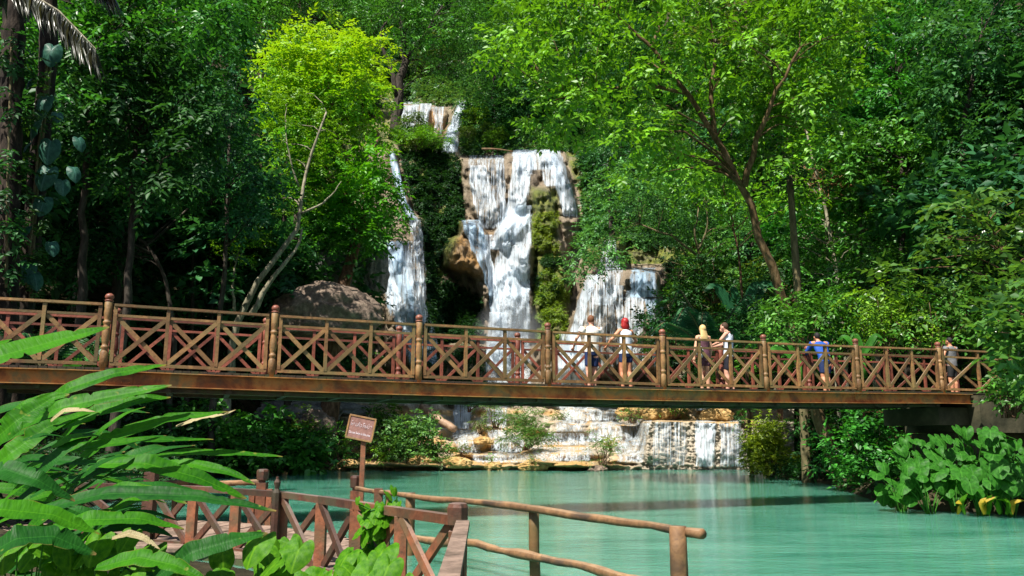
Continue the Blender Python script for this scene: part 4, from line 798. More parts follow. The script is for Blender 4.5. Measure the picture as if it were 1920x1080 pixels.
B0 = np.array([-7.296, 14.346]); B7 = np.array([11.56, 21.72]); BL = float(np.linalg.norm(B7-B0)); BU = (B7-B0)/BL; BN = np.array([-BU[1], BU[0]]); BAY = BL/7; ZD = 2.88; BW = 1.78
def Bp(s, w, h=0.0):
    t = s/BL; sag = -.085*4*t*(1-t) if 0 < t < 1 else 0
    p = B0+BU*s+BN*w; return np.array([p[0], p[1], ZD+sag+h])
def build_bridge():
    root = empty('footbridge', Bp(BL/2, BW/2, -.5), 'brown wooden footbridge with criss-cross railings on rusty steel beams, spanning the pool', 'footbridge'); c0 = np.array(root.location)
    T = lambda s, w, h=0: Bp(s, w, h)-c0
    S0, S1 = -BAY*1.75, BL+BAY*1.0; n = 26; ss_ = np.linspace(S0, S1, n)
    def strip(mb, w, h, ww, hh, a=S0, b=S1, k=20):
        q = np.linspace(a, b, k)
        for i in range(k-1): mb.bar(T(q[i], w, h), T(q[i+1], w, h), ww, hh)
    # deck planks (one mesh)
    mb = MB(); s = S0
    while s < S1:
        a, b = T(s+.07, -.06, -.045), T(s+.07, BW+.06, -.045); mb.bar(a, b, .135, .045); s += .145
    mb.build('deck', M['dark_wood'], root)
    for w, nm in ((-.03, 'near'), (BW+.03, 'far')):
        mb = MB(); sgn = -1 if w < 0 else 1
        strip(mb, w, -.205, .02, .23, -BAY*.62, BL+.95); strip(mb, w+sgn*.04, -.082, .13, .016, -BAY*.62, BL+.95); strip(mb, w+sgn*.04, -.328, .13, .016, -BAY*.62, BL+.95)
        for k in range(7):                                            # splice plates with bolts
            sx = k*BAY+.15
            if k % 2 == 0:
                mb.bar(T(sx-.35, w+sgn*.018, -.205), T(sx+.35, w+sgn*.018, -.205), .014, .2)
                for q in range(6):
                    for zz in (-.14, -.27): mb.ball(T(sx-.3+q*.12, w+sgn*.03, zz), .016, 6, 4)
        mb.build('girder', M['rust'], root)
    mb = MB()
    for w in (.1, BW-.1): strip(mb, w, -.385, .14, .07, -BAY*.6, BL-.1)
    for k in range(0, 21, 1): mb.bar(T(-1+k*1.05, -.05, -.375), T(-1+k*1.05, BW+.05, -.375), .1, .066)
    mb.build('under_beam', M['dark_wood'], root)
    BS = .078
    prof = [(-.02, .088), (.30, .088), (.32, .075), (.36, .06), (.38, .082), (.41, .082), (.43, .06), (.46, .064), (.54, .085), (.66, .084), (.78, .066), (.80, .064), (.82, .084), (.85, .084), (.87, .06), (.9, .074), (1.0, .083), (1.19, .085), (1.2, .075), (1.21, .05)]
    prof = [(z, r*.84) for z, r in prof]; pm = MB().lathe(prof).data('railing_post', M['br_wood'], True); kn = MB(); kn.lathe([(1.205, .045), (1.215, .074), (1.235, .074), (1.245, .045)]); kn.ball((0, 0, 1.295), (.078, .078, .066), 14, 8); km = kn.data('knob', M['knob'], True)
    pr = pm.copy(); pr.materials.clear(); pr.materials.append(M['br_red'])
    rsd = np.random.RandomState(3)
    for side in (0, 1):
        w = 0.0 if side == 0 else BW; wood = M['br_wood'] if side == 0 else M['br_red']; off = 0 if side == 0 else .0
        posts = [-1, 0, 1, 2, 3, 4, 5, 6, 7]
        for k in posts:
            o = link('railing_post', pm if side == 0 else pr, root); o.location = T(k*BAY, w, -.06); o.rotation_euler = (rsd.uniform(-.012, .012), rsd.uniform(-.012, .012), k); o.scale = (1, 1, 1.02)
            link('knob', km, o)
        for k in [-2]+posts:
            if k == -2: a, b = -1.75*BAY, -BAY-.1
            elif k == 7: a, b = BL+.1, BL+.95*BAY
            else: a, b = k*BAY+.1, (k+1)*BAY-.1
            def rail(nm, h, ww, hh, woff=0):
                mb = MB(); mb.bar(T(a, w+woff, h), T(b, w+woff, h), ww, hh); return mb.build(nm, wood, root)
            jt = rsd.uniform(-.006, .006, 3)
            rail('top_rail', 1.115+jt[0], .115 if side == 0 else .1, .045); rail('mid_rail', .925+jt[1], .05, .045); rail('bottom_rail', .05, .06, .06)
            nseg = 3 if k not in (-2, 7) else 2; e = np.linspace(a+.025, b-.025, nseg+1)
            mb = MB()
            for q in e:
                mb2 = MB(); mb2.bar(T(q, w, .081), T(q, w, .9), .06, .05, (0, 0, 1)) if False else mb2.bar(T(q, w, .081), T(q, w, 1.096 if True else .9), .06, .075 if side == 0 else .06, (BN[0], BN[1], 0)); mb2.build('baluster', wood, root)
            for i in range(nseg):
                x0, x1 = e[i]+.035, e[i+1]-.035
                for (p, q, ww) in ((x0, x1, -.014), (x1, x0, .014)):
                    mb2 = MB(); mb2.bar(T(p, w+ww, .09), T(q, w+ww, .895), .052, .024, (BN[0], BN[1], 0)) if False else mb2.bar(T(p, w+ww, .09), T(q, w+ww, .895), .026, .078 if side == 0 else .062, (0, 0, 1)); mb2.build('cross_brace', wood, root)
    # abutment on the right, pile on the left
    mb = MB(); a = T(BL+.1, -.12, 0); 
    def block(mb, s0, s1, w0, w1, z0, z1):
        V = [T(s, w, 0) for s, w in ((s0, w0), (s1, w0), (s1, w1), (s0, w1))]; V = [np.array([v[0], v[1], ZD-c0[2]+z]) for z in (z0, z1) for v in V]
        mb.add(V, [(0, 3, 2, 1), (4, 5, 6, 7), (0, 1, 5, 4), (1, 2, 6, 5), (2, 3, 7, 6), (3, 0, 4, 7)])
    block(mb, BL+1.0, BL+7, -.25, BW+.5, -1.1, -.105); block(mb, BL-.1, BL+.99, .1, BW+.2, -.9, -.43); block(mb, BL+.9, BL+7, .5, BW+.2, -2.8, -1.11)
    mb.build('abutment', M['concrete'], root)
    mb = MB(); block(mb, -BAY*1.8, -BAY*.64, .3, BW, -2.6, -.56); mb.build('abutment', M['concrete'], root)
    mb = MB(); mb.tube([T(-BAY*.66, -.16, -2.4), T(-BAY*.66, -.16, .02)], [.13, .11], 10, .05); mb.build('pile', M['br_wood'], root, True)
build_bridge()
# little railed platform under the right end
def platform():
    c = P(1690, 820, 31.5); r = empty('viewing_platform', c, 'small orange wooden platform with railings seen beneath the bridge at the right', 'platform'); mb = MB()
    mb.bar((-1.8, 0, .0), (2.2, 0, 0), 2.0, .07); mb.build('deck', woodmat('orange_plank', (.25, .13, .05), (.42, .25, .12)), r)  # deck planks in an orange-brown colour
    for z in (.75, .95):
        for a in ((-1.8, -.9),): MB().bar((-1.8, -.9, z), (2.2, -.9, z), .06, .06).build('rail', M['br_red'], r)
    for x in (-1.8, -.9, 0, .9, 1.8): MB().bar((x, -.9, -.9), (x, -.9, 1.0), .1, .1, (1, 0, 0)).build('post', M['br_red'], r)
platform()
# ------------------------------------------------------------------ people
def plain(name, c, rough=.7, var=.15):
    m, nt, out = newmat(name); n = noise(nt, coords(nt), 9, 4); princ(nt, out, mixc(nt, n, tuple(x*(1-var) for x in c), tuple(min(1, x*(1+var)) for x in c)), rough, bump(nt, noise(nt, coords(nt), 14, 3), .4, .02), .3); return m
def fuse(name, mb, m, parent, vox=.012, smooth=1):
    me = mb.data(name, m); o = bpy.data.objects.new(name, me); COL.objects.link(o)
    r = o.modifiers.new('r', 'REMESH'); r.mode = 'VOXEL'; r.voxel_size = vox; r.use_smooth_shade = True
    s = o.modifiers.new('s', 'SMOOTH'); s.factor = .5; s.iterations = smooth
    dg = bpy.context.evaluated_depsgraph_get(); me2 = bpy.data.meshes.new_from_object(o.evaluated_get(dg)); me2.name = name
    bpy.data.objects.remove(o); o = link(name, me2, parent)
    if not me2.materials: me2.materials.append(m)
    return o
def ell(mb, rings, seg=16):
    """rings: (x, y, z, rx, ry) horizontal ellipses from low to high"""
    V = []; Fc = []; n = len(rings)
    for (x, y, z, rx, ry) in rings:
        th = np.arange(seg)*2*np.pi/seg; V.append(np.stack([x+rx*np.cos(th), y+ry*np.sin(th), z+0*th], 1))
    V = np.concatenate(V)
    for i in range(n-1):
        for j in range(seg): k = (j+1) % seg; Fc.append((i*seg+j, i*seg+k, (i+1)*seg+k, (i+1)*seg+j))
    Fc.append(tuple(range(seg-1, -1, -1))); Fc.append(tuple(range((n-1)*seg, n*seg))); mb.add(V, Fc)
def person(label, s, w, skin, hairc, top, bottom, h=1.75, turn=0, lean=0, fem=False, hands=None, legs=(0, 0), hair='short', sleeve=0, long=.42, head_tilt=0, head_turn=0, glasses=False, bag=None, skirt=False, strap=None, arms=None, straps=None):
    """local axes: x to the right, y forward (away from the camera when turn = 0)"""
    p0 = Bp(s, w, -.02); root = empty('person', p0, label, 'person'); root.rotation_euler = (0, 0, math.atan2(BU[1], BU[0])+turn); k = h/1.75; root.scale = (k, k, k)
    sw = .17 if fem else .2; hw = .165 if fem else .158; wa = .125 if fem else .16
    def fy(z): return lean*max(0, z-.92)            # forward bend above the hip
    def fz(z): return z-max(0, z-.92)*(1-math.sqrt(max(0, 1-min(lean, .9)**2)))*1.0
    tr = [(0, fy(.82), .80, hw*.8, .09), (0, fy(.9), .9, hw, .115), (0, fy(1.0), fz(1.0), hw*.93, .105), (0, fy(1.1), fz(1.1), wa, .09), (0, fy(1.22), fz(1.22), wa*1.12, .1), (0, fy(1.33), fz(1.33), sw*.88, .11), (0, fy(1.4), fz(1.4), sw*.92, .095), (0, fy(1.45), fz(1.45), sw*.6, .07), (0, fy(1.49), fz(1.49), .065, .06)]
    mb = MB(); ell(mb, tr); nk = np.array([0, fy(1.47), fz(1.47)]); hd = nk+np.array([0, .02+head_tilt*.07, .155-abs(head_tilt)*.02])
    mb.tube([nk-[0, 0, .03], hd-[0, 0, .04]], [.058, .05], 12)
    mb.ball(hd, (.074, .092, .112), 16, 12); f = np.array([math.sin(head_turn), math.cos(head_turn), -head_tilt*.35]); f = f/np.linalg.norm(f); rt = np.array([math.cos(head_turn), -math.sin(head_turn), 0])
    mb.ball(hd+f*.06-[0, 0, .055], (.045, .05, .045), 10, 8); mb.ball(hd+f*.098-[0, 0, .02], (.014, .02, .024), 8, 6)      # jaw, nose
    mb.ball(hd+f*.088-[0, 0, .056], (.024, .014, .01), 8, 6)
    for q in (-1, 1): mb.ball(hd+rt*q*.076-[0, 0, .012], (.014, .022, .032), 8, 6)
    HJ = []
    for q in (-1, 1):
        sh = np.array([q*sw, fy(1.42), fz(1.42)]); hand = np.array(hands[0 if q < 0 else 1] if hands else (q*.27, .02, .80), float)
        L1, L2 = .29, .26; dv = hand-sh; dist = min(np.linalg.norm(dv), L1+L2-.01); u = dv/np.linalg.norm(dv); a = (L1**2-L2**2+dist**2)/(2*dist); hh = math.sqrt(max(0, L1**2-a**2))
        side = np.array([q*.8, -.5, -.35]); side -= u*(side@u); side /= np.linalg.norm(side); el = sh+u*a+side*hh; wr = sh+u*dist
        mb.tube([sh-[q*.05, 0, 0], sh, (sh+el)/2, el, (el+wr)/2, wr], [.062, .058, .046, .04, .036, .026], 12); HJ.append((sh, el, wr))
        fd = (wr-el)/np.linalg.norm(wr-el); sd = np.cross(fd, [0, 0, 1.]); sd = sd/max(1e-6, np.linalg.norm(sd)) if np.linalg.norm(sd) > .2 else np.array([0, 1., 0]); up = np.cross(sd, fd)
        mb.tube([wr, wr+fd*.04, wr+fd*.085], [.026, .034, .03], 10)
        for j, ln in enumerate((.055, .07, .075, .068)):
            b = wr+fd*.08+sd*(j-1.5)*.019; mb.tube([b, b+fd*ln*.5-up*.006, b+fd*ln*.85-up*.03], [.0095, .0088, .007], 7)
        b = wr+fd*.03-sd*.03; mb.tube([b, b+fd*.03-sd*.022, b+fd*.055-sd*.024-up*.01], [.012, .0105, .008], 7)
        hp = np.array([q*.082, 0, .88]); kn = np.array([q*.092, .03+legs[0 if q < 0 else 1]*.5, .48]); an = np.array([q*.095, legs[0 if q < 0 else 1], .085])
        mb.tube([hp+[0, 0, .03], hp-[0, 0, .12], kn+[0, 0, .05], kn-[0, 0, .05], (kn+an)/2+[0, -.015, .06], an+[0, 0, .03], an-[0, 0, .03]], [.095, .093, .066, .06, .064, .042, .042], 14)
        mb.tube([an+[0, -.045, -.045], an+[0, .04, -.05], an+[0, .13, -.06], an+[0, .17, -.065]], [.032, .036, .032, .02], 10)
    body = fuse('body', mb, skin, root, .0095)
    # clothes
    g = .024; mb = MB(); lo = 1.0 if not skirt else .62
    rings = [(x, y, z, rx+g, ry+g) for (x, y, z, rx, ry) in tr if z > fz(.85)]
    if top is not None:
        rr = [r for r in rings]; rr[0] = (0, fy(.86), .86, hw+.022, .13)
        if sleeve == 0 and not straps: rr = rr[:-2]+[(0, fy(1.43), fz(1.43), sw*.72, .088), (0, fy(1.455), fz(1.455), sw*.5, .07)]
        elif straps: rr = rr[:-3]
        else: rr[-1] = (0, fy(1.475), fz(1.475), .075, .07)
        ell(mb, rr)
        if sleeve > 0:
            for (sh, el, wr) in HJ:
                if sleeve < 1: mb.tube([sh-(el-sh)*.02, sh+(el-sh)*.4, sh+(el-sh)*sleeve], [.088, .08, .074], 12)
                else: mb.tube([sh-(el-sh)*.02, sh+(el-sh)*.5, el, (el+wr)/2, wr], [.086, .072, .062, .054, .044], 12)
        if skirt: ell(mb, [(0, 0, .62, hw+.05, .15), (0, 0, .75, hw+.03, .14), (0, 0, .9, hw+.02, .13)])
        fuse('shirt' if not skirt else 'dress', mb, top, root, .012, 2)
    if bottom is not None:
        mb = MB(); ell(mb, [(0, 0, .78, hw+.012, .11), (0, 0, .86, hw+.018, .125), (0, 0, .97, hw+.012, .12)])
        for q in (-1, 1):
            kx = np.array([q*.09, .02+legs[0 if q < 0 else 1]*.4, .52]); mb.tube([(q*.08, 0, .86), (q*.085, .005+legs[0 if q < 0 else 1]*.15, .72), kx+[0, 0, .02+(.12 if fem else 0)]], [.1, .096, .085], 14)
        fuse('shorts', mb, bottom, root, .012, 2)
    hm = MB()
    if hair == 'short': hm.ball(hd+[0, -.012, .022]-f*.006, (.082, .094, .105), 14, 10)
    elif hair == 'bob':
        hm.ball(hd+[0, -.01, .02]-f*.01, (.095, .105, .112), 14, 10); ell(hm, [(hd[0], hd[1]-.045, hd[2]-.16, .085, .055), (hd[0], hd[1]-.04, hd[2]-.1, .115, .07), (hd[0], hd[1]-.03, hd[2], .1, .08)])
    elif hair == 'long':
        hm.ball(hd+[0, -.01, .02]-f*.008, (.09, .1, .112), 14, 10); ell(hm, [(hd[0], hd[1]-.09, hd[2]-.43, .03, .02), (hd[0], hd[1]-.095, hd[2]-.34, .08, .035), (hd[0], hd[1]-.085, hd[2]-.2, .115, .045), (hd[0], hd[1]-.05, hd[2]-.08, .1, .06), (hd[0], hd[1]-.03, hd[2], .09, .07)])
    fuse('hair', hm, hairc, root, .011)
    if glasses:
        gm = MB()
        for q in (-1, 1): gm.ball(hd+f*.086+rt*q*.03+[0, 0, .012], (.024, .012, .02), 8, 6); gm.bar(hd+f*.08+rt*q*.06+[0, 0, .015], hd+rt*q*.082+[0, 0, .01], .008, .01)
        gm.build('sunglasses', M['black'], root)
    for q in (-1, 1):                                                # shoes
        an = np.array([q*.095, legs[0 if q < 0 else 1], .085]); sm = MB(); sm.tube([an+[0, -.06, -.05], an+[0, .03, -.052], an+[0, .12, -.06], an+[0, .19, -.062]], [.04, .045, .042, .028], 10); fuse('shoe', sm, M['shoe'], root, .014)
    return root, tr, fy, fz, HJ
M['black'] = plain('black_plastic', (.012, .012, .014), .3); M['shoe'] = plain('dark_sandal', (.06, .045, .035))
sk1 = plain('fair_skin', (.58, .30, .21), .5, .06); sk2 = plain('tanned_skin', (.50, .22, .12), .5, .06); sk3 = plain('light_tanned_skin', (.56, .31, .19), .5, .06)
def s_at(px):
    """distance along the bridge of the point seen at column px on the middle of the walkway"""
    best = min(np.linspace(-3, 22, 2501), key=lambda s: abs(_px(s)-px)); return float(best)
def _px(s, w=1.15):
    p = Bp(s, w, .9)-CAM; y = p[1]*math.cos(PITCH)+p[2]*math.sin(PITCH); return 960+F*p[0]/y
cream = plain('cream_cotton', (.74, .68, .60)); white = plain('white_cotton', (.78, .80, .86)); navy = plain('navy_cloth', (.012, .025, .085)); blue = plain('blue_denim', (.012, .07, .32)); plum = plain('patterned_plum_cloth', (.11, .045, .06), .7, .6)
person('man in a cream t-shirt and dark blue shorts with sunglasses, looking right over the railing', s_at(1114), 1.28, sk1, plain('auburn_hair', (.13, .05, .02)), cream, navy, 1.80, hands=((-.36, .22, 1.0), (.34, .24, 1.02)), sleeve=.45, head_turn=.9, glasses=True, legs=(-.03, .06))
person('woman with red bobbed hair in a white vest and navy shorts', s_at(1178), 1.28, sk2, plain('red_hair', (.28, .012, .012), .45), white, navy, 1.78, fem=True, hands=((-.36, .27, 1.06), (.30, .26, 1.06)), hair='bob', head_turn=-.3, legs=(.02, -.04), turn=.12)
r_, tr_, fy_, fz_, hj_ = person('woman with long blond hair in a short plum playsuit carrying a pale backpack', s_at(1322), 1.2, sk3, plain('blond_hair', (.52, .36, .15), .5, .3), plum, plum, 1.70, fem=True, hands=((-.26, .05, .86), (.26, .1, .88)), hair='long', straps=True)
mb = MB(); mb.ball((-.2, -.13, 1.0), (.1, .08, .17), 12, 8); mb.tube([(-.2, -.12, 1.15), (-.15, -.08, 1.4), (-.1, .05, 1.43)], .012, 6); fuse('backpack', mb, plain('pale_grey_canvas', (.5, .52, .48)), r_, .014)
r_, *_r = person('bearded man in a white tank top and black shorts looking down at his hands', s_at(1369), 1.2, sk1, plain('dark_brown_hair', (.05, .025, .012)), plain('white_jersey', (.66, .70, .78)), plain('black_cloth', (.012, .012, .02)), 1.82, turn=.75, hands=((-.10, .40, 1.15), (.04, .38, 1.14)), head_tilt=.9, head_turn=.2, legs=(.05, -.05))
mb = MB(); mb.tube([(-.12, .03, 1.49), (-.12, -.09, 1.44), (.0, -.135, 1.3), (.14, -.11, 1.08), (.16, .0, 1.02)], .011, 6); mb.build('strap', M['black'], r_, True)
person('person in a blue shirt and dark trousers leaning forward on the far railing', s_at(1549), 1.2, sk2, plain('black_hair', (.012, .01, .01)), blue, navy, 1.76, lean=.42, hands=((-.16, .62, 1.08), (.36, .62, 1.08)), sleeve=1, head_tilt=.8, legs=(-.05, .08), turn=-.15)
person('dark-haired person in a grey shirt with bare arms at the right bridge end', s_at(1805), 1.1, sk2, plain('black_hair', (.012, .01, .01)), plain('grey_cloth', (.14, .14, .14)), plain('black_cloth', (.015, .015, .015)), 1.68, hands=((-.34, .1, .95), (.44, .2, 1.0)), sleeve=.35, turn=.1)
# ------------------------------------------------------------------ lower walkway, fences, sign
M['walk'] = woodmat('grey_brown_plank', (.12, .08, .06), (.30, .21, .16), (.1, .07, .05), .75)
M['rail_dark'] = woodmat('dark_red_brown_timber', (.035, .015, .01), (.12, .045, .025), (.06, .045, .025), .6, (3, 3, 3), (.17, .13, .12))
M['rail_red'] = woodmat('orange_red_timber', (.10, .034, .016), (.25, .085, .038), (.1, .06, .03), .6, (3, 3, 3), (.25, .2, .17))
M['log'] = woodmat('peeled_log', (.09, .042, .017), (.25, .135, .06), (.055, .035, .022), .7, (2.5, 2.5, 2.5), (.32, .22, .13))
ZW = .10
def walkway():
    r = empty('walkway', (-3.5, 11, 0), 'low plank walkway at the water edge between the two fences', 'walkway'); rs = np.random.RandomState(2)
    far = [(-9.5, 16.3), (-6.6, 15.6), (-4.75, 14.9), (-2.75, 13.1), (-1.9, 10.6), (-.75, 8.4)]; near = [(-9.5, 13.6), (-6.5, 12.6), (-3.3, 10.9), (-1.85, 8.95), (-1.35, 8.3), (-.6, 7.5)]
    f = resample([(x, y, ZW) for x, y in far], 46); n = resample([(x, y, ZW) for x, y in near], 46); mb = MB()
    for i in range(45):
        a, b = (f[i]+f[i+1])/2, (n[i]+n[i+1])/2; d = b-a; w = np.linalg.norm((f[i+1]-f[i]+n[i+1]-n[i])/2)*.93
        a = a+[0, 0, rs.uniform(-.008, .008)]; mb.bar(a-np.array([-3.5, 11, 0])-nrm(d)*.12, b-np.array([-3.5, 11, 0])+nrm(d)*.1, w, .045)
    mb.build('plank_deck', M['walk'], r); mb = MB()
    for L in (f, n):
        for i in range(0, 45, 5): mb.bar(L[i]-[-3.5, 11, .09], L[min(i+5, 45)]-[-3.5, 11, .09], .1, .12)
        for i in range(2, 46, 9): mb.tube([L[i]-[-3.5, 11, 1.2], L[i]-[-3.5, 11, .15]], .07, 8)
    mb.build('joist', M['dark_wood'], r)
walkway()
def knobpost(r, c, p, zt, w, m, nm='knob_post'):
    mb = MB(); q = np.asarray(p, float)-c; z = zt-c[2]
    mb.bar((q[0], q[1], ZW-.3-c[2]), (q[0], q[1], z-.24), w, w, (0, 1, 0)); mb.lathe([(z-.245, w*.36), (z-.21, w*.34), (z-.2, w*.34)], (q[0], q[1], 0), 8)
    h = w*.62; V = []; 
    for (zz, s) in ((z-.2, .8), (z-.185, 1.0), (z-.04, 1.05), (z-.008, .9), (z, .55)):
        for k in range(8): a = k*math.pi/4+.39; V.append((q[0]+h*s*math.cos(a), q[1]+h*s*math.sin(a), zz))
    Fc = [(i*8+j, i*8+(j+1) % 8, (i+1)*8+(j+1) % 8, (i+1)*8+j) for i in range(4) for j in range(8)]+[tuple(range(7, -1, -1)), tuple(range(32, 40))]
    o = mb.build(nm, m, r); MB().add(V, Fc).build('carved_cap', M['rail_dark'], o); return o
def near_fence():
    c = np.array([-.49, 7.3, 0.]); r = empty('fence', c, 'dark red-brown fence with crossed braces along the near side of the low walkway', 'fence')
    pts = [(150, 912, 12.9), (285, 917, 12.4), (363, 920, 12.0), (443, 925, 11.4), (530, 930, 10.7), (603, 940, 9.8), (668, 953, 9.0), (752, 966, 8.15), (848, 983, 7.4)]
    W_ = [P(x, y, Y) for x, y, Y in pts]; W_ = [np.array([w[0], w[1], .9]) for w in W_]
    for i in range(len(W_)-1):
        a, b = W_[i]-c, W_[i+1]-c; MB().bar(a, b, .1, .075 if i < 5 else .085).build('top_rail', M['rail_dark'] if i < 6 else M['rail_red'], r)
        t = nrm(b-a); p, q = a+t*.06, b-t*.06
        for (u, v, o) in ((p, q, .016), (q, p, -.016)):
            nn = np.array([-t[1], t[0], 0])*o*1.6; MB().bar((u[0]+nn[0], u[1]+nn[1], ZW+.05-c[2]), (v[0]+nn[0], v[1]+nn[1], .86), .045, .085).build('cross_brace', M['rail_red'] if i > 5 else M['rail_dark'], r)
        MB().bar((p[0], p[1], ZW+.03), (q[0], q[1], ZW+.03), .05, .05).build('bottom_rail', M['rail_dark'], r)
    for i, w in enumerate(W_[:-1]):
        q = w-c; MB().bar((q[0], q[1]+.02, ZW-.35), (q[0], q[1]+.02, .862), .12, .12, (0, 1, 0)).build('post', M['rail_red'], r)
    q = W_[4]-c; MB().lathe([(.1, .06), (.93, .055), (.98, .03), (1.06, .045), (1.1, .02), (1.13, .018)], (q[0]-.05, q[1]-.1, 0), 8).build('spiked_post', M['rail_dark'], r)
    q = W_[1]-c; MB().bar((q[0], q[1]-.05, ZW-.3), (q[0], q[1]-.05, 1.12), .16, .16, (0, 1, 0)).build('post', M['rail_dark'], r)
    knobpost(r, c, P(858, 985, 7.35), 1.05, .15, M['rail_red'])
    # section running towards the viewer
    a = P(868, 985, 7.2); a[2] = .89; b = P(838, 1110, 4.1); b[2] = .89; A, Bq = a-c, b-c; t = nrm(Bq-A)
    MB().bar(A, Bq, .115, .05).build('top_rail', M['walk'], r); 
    for f0, f1 in ((.02, .3), (.3, .62), (.62, .98)):
        p, q = A+(Bq-A)*f0, A+(Bq-A)*f1
        MB().bar((p[0], p[1], -.1), (p[0], p[1], .86), .075, .075, (0, 1, 0)).build('post', M['rail_red'], r)
        for (u, v, o) in ((p, q, .02), (q, p, -.02)): MB().bar((u[0]+o, u[1], ZW), (v[0]+o, v[1], .85), .04, .07).build('cross_brace', M['rail_red'], r)
near_fence()
def logrun(mb, pts, rad, seed, n=40):
    rs = np.random.RandomState(seed); p = resample(pts, n); p[:, 2] += fbm(np.arange(n)*.17, np.zeros(n), seed, 3)*.035; p[:, 0] += fbm(np.arange(n)*.2, np.zeros(n)+5, seed, 3)*.015
    rr = rad*(1+fbm(np.arange(n)*.3, np.zeros(n), seed+4, 3)*.32); mb.tube(p, rr, 10, .07, seed=seed)
def log_fence():
    c = np.array([-.0, 9.5, 0.]); r = empty('fence', c, 'rough log railing over the water with two bare poles, ending at a thick stump post', 'fence')
    top = [P(*p) for p in ((668, 917, 13.0), (770, 929, 11.7), (880, 942, 10.5), (1003, 957, 9.35), (1150, 973, 8.3), (1225, 988, 7.7), (1318, 1002, 7.05))]
    low = [P(*p) for p in ((770, 1009, 11.4), (880, 1018, 10.4), (1003, 1042, 9.3), (1100, 1063, 8.6), (1230, 1100, 7.4))]
    mb = MB(); logrun(mb, np.array(top)-c, .042, 1); mb.build('top_pole', M['log'], r, True); mb = MB(); logrun(mb, np.array(low)-c, .048, 2); mb.build('lower_pole', M['log'], r, True)
    for (x, y, Y, w, dz) in ((770, 924, 11.75, .07, 0), (1003, 950, 9.45, .062, 0), (1275, 988, 7.2, .078, 0)):
        p = P(x, y, Y)-c; mb = MB(); k = 9; zz = np.linspace(-1.1, p[2], k); mb.tube(np.stack([p[0]+fbm(zz, zz*0, 5)*.02, p[1]+.06+0*zz, zz], 1), w*(1 if Y > 8 else .95), 10, .07, seed=int(x)); o = mb.build('post', M['log'] if Y < 8 else M['br_wood'], r, True)
    p = P(710, 925, 12.4)-c; MB().bar((p[0], p[1], -.6), (p[0], p[1], .88), .12, .1, (0, 1, 0)).build('post', M['rail_red'], r)
    p = P(728, 930, 12.3)-c; MB().tube([(p[0], p[1], -.6), (p[0], p[1], .86)], .045, 8).build('post', M['br_wood'], r)
log_fence()
def back_fence():
    c = np.array([-6., 15.2, 0.]); r = empty('fence', c, 'older log railing on the water side of the walkway, ending at a carved post', 'fence')
    mb = MB(); logrun(mb, np.array([P(150, 915, 17.5), P(240, 909, 16.6), P(360, 905, 15.9), P(487, 903, 15.1)])-c, .05, 7); mb.build('top_pole', M['log'], r, True)
    for (x, y, Y) in ((243, 905, 16.6), (330, 905, 16)): 
        p = P(x, y, Y)-c; MB().tube([(p[0], p[1], -.8), (p[0], p[1], p[2])], .055, 8).build('post', M['br_wood'], r)
    knobpost(r, c, P(489, 960, 15.0), 1.07, .17, M['rail_red'], 'cap_post')
    q = P(489, 960, 15.0)-c
    for dx in (-.16, .15): MB().bar((q[0]+dx, q[1]-.03, ZW-.4), (q[0]+dx, q[1]-.03, .72), .1, .09, (0, 1, 0)).build('side_post', M['rail_red'], r)
back_fence()
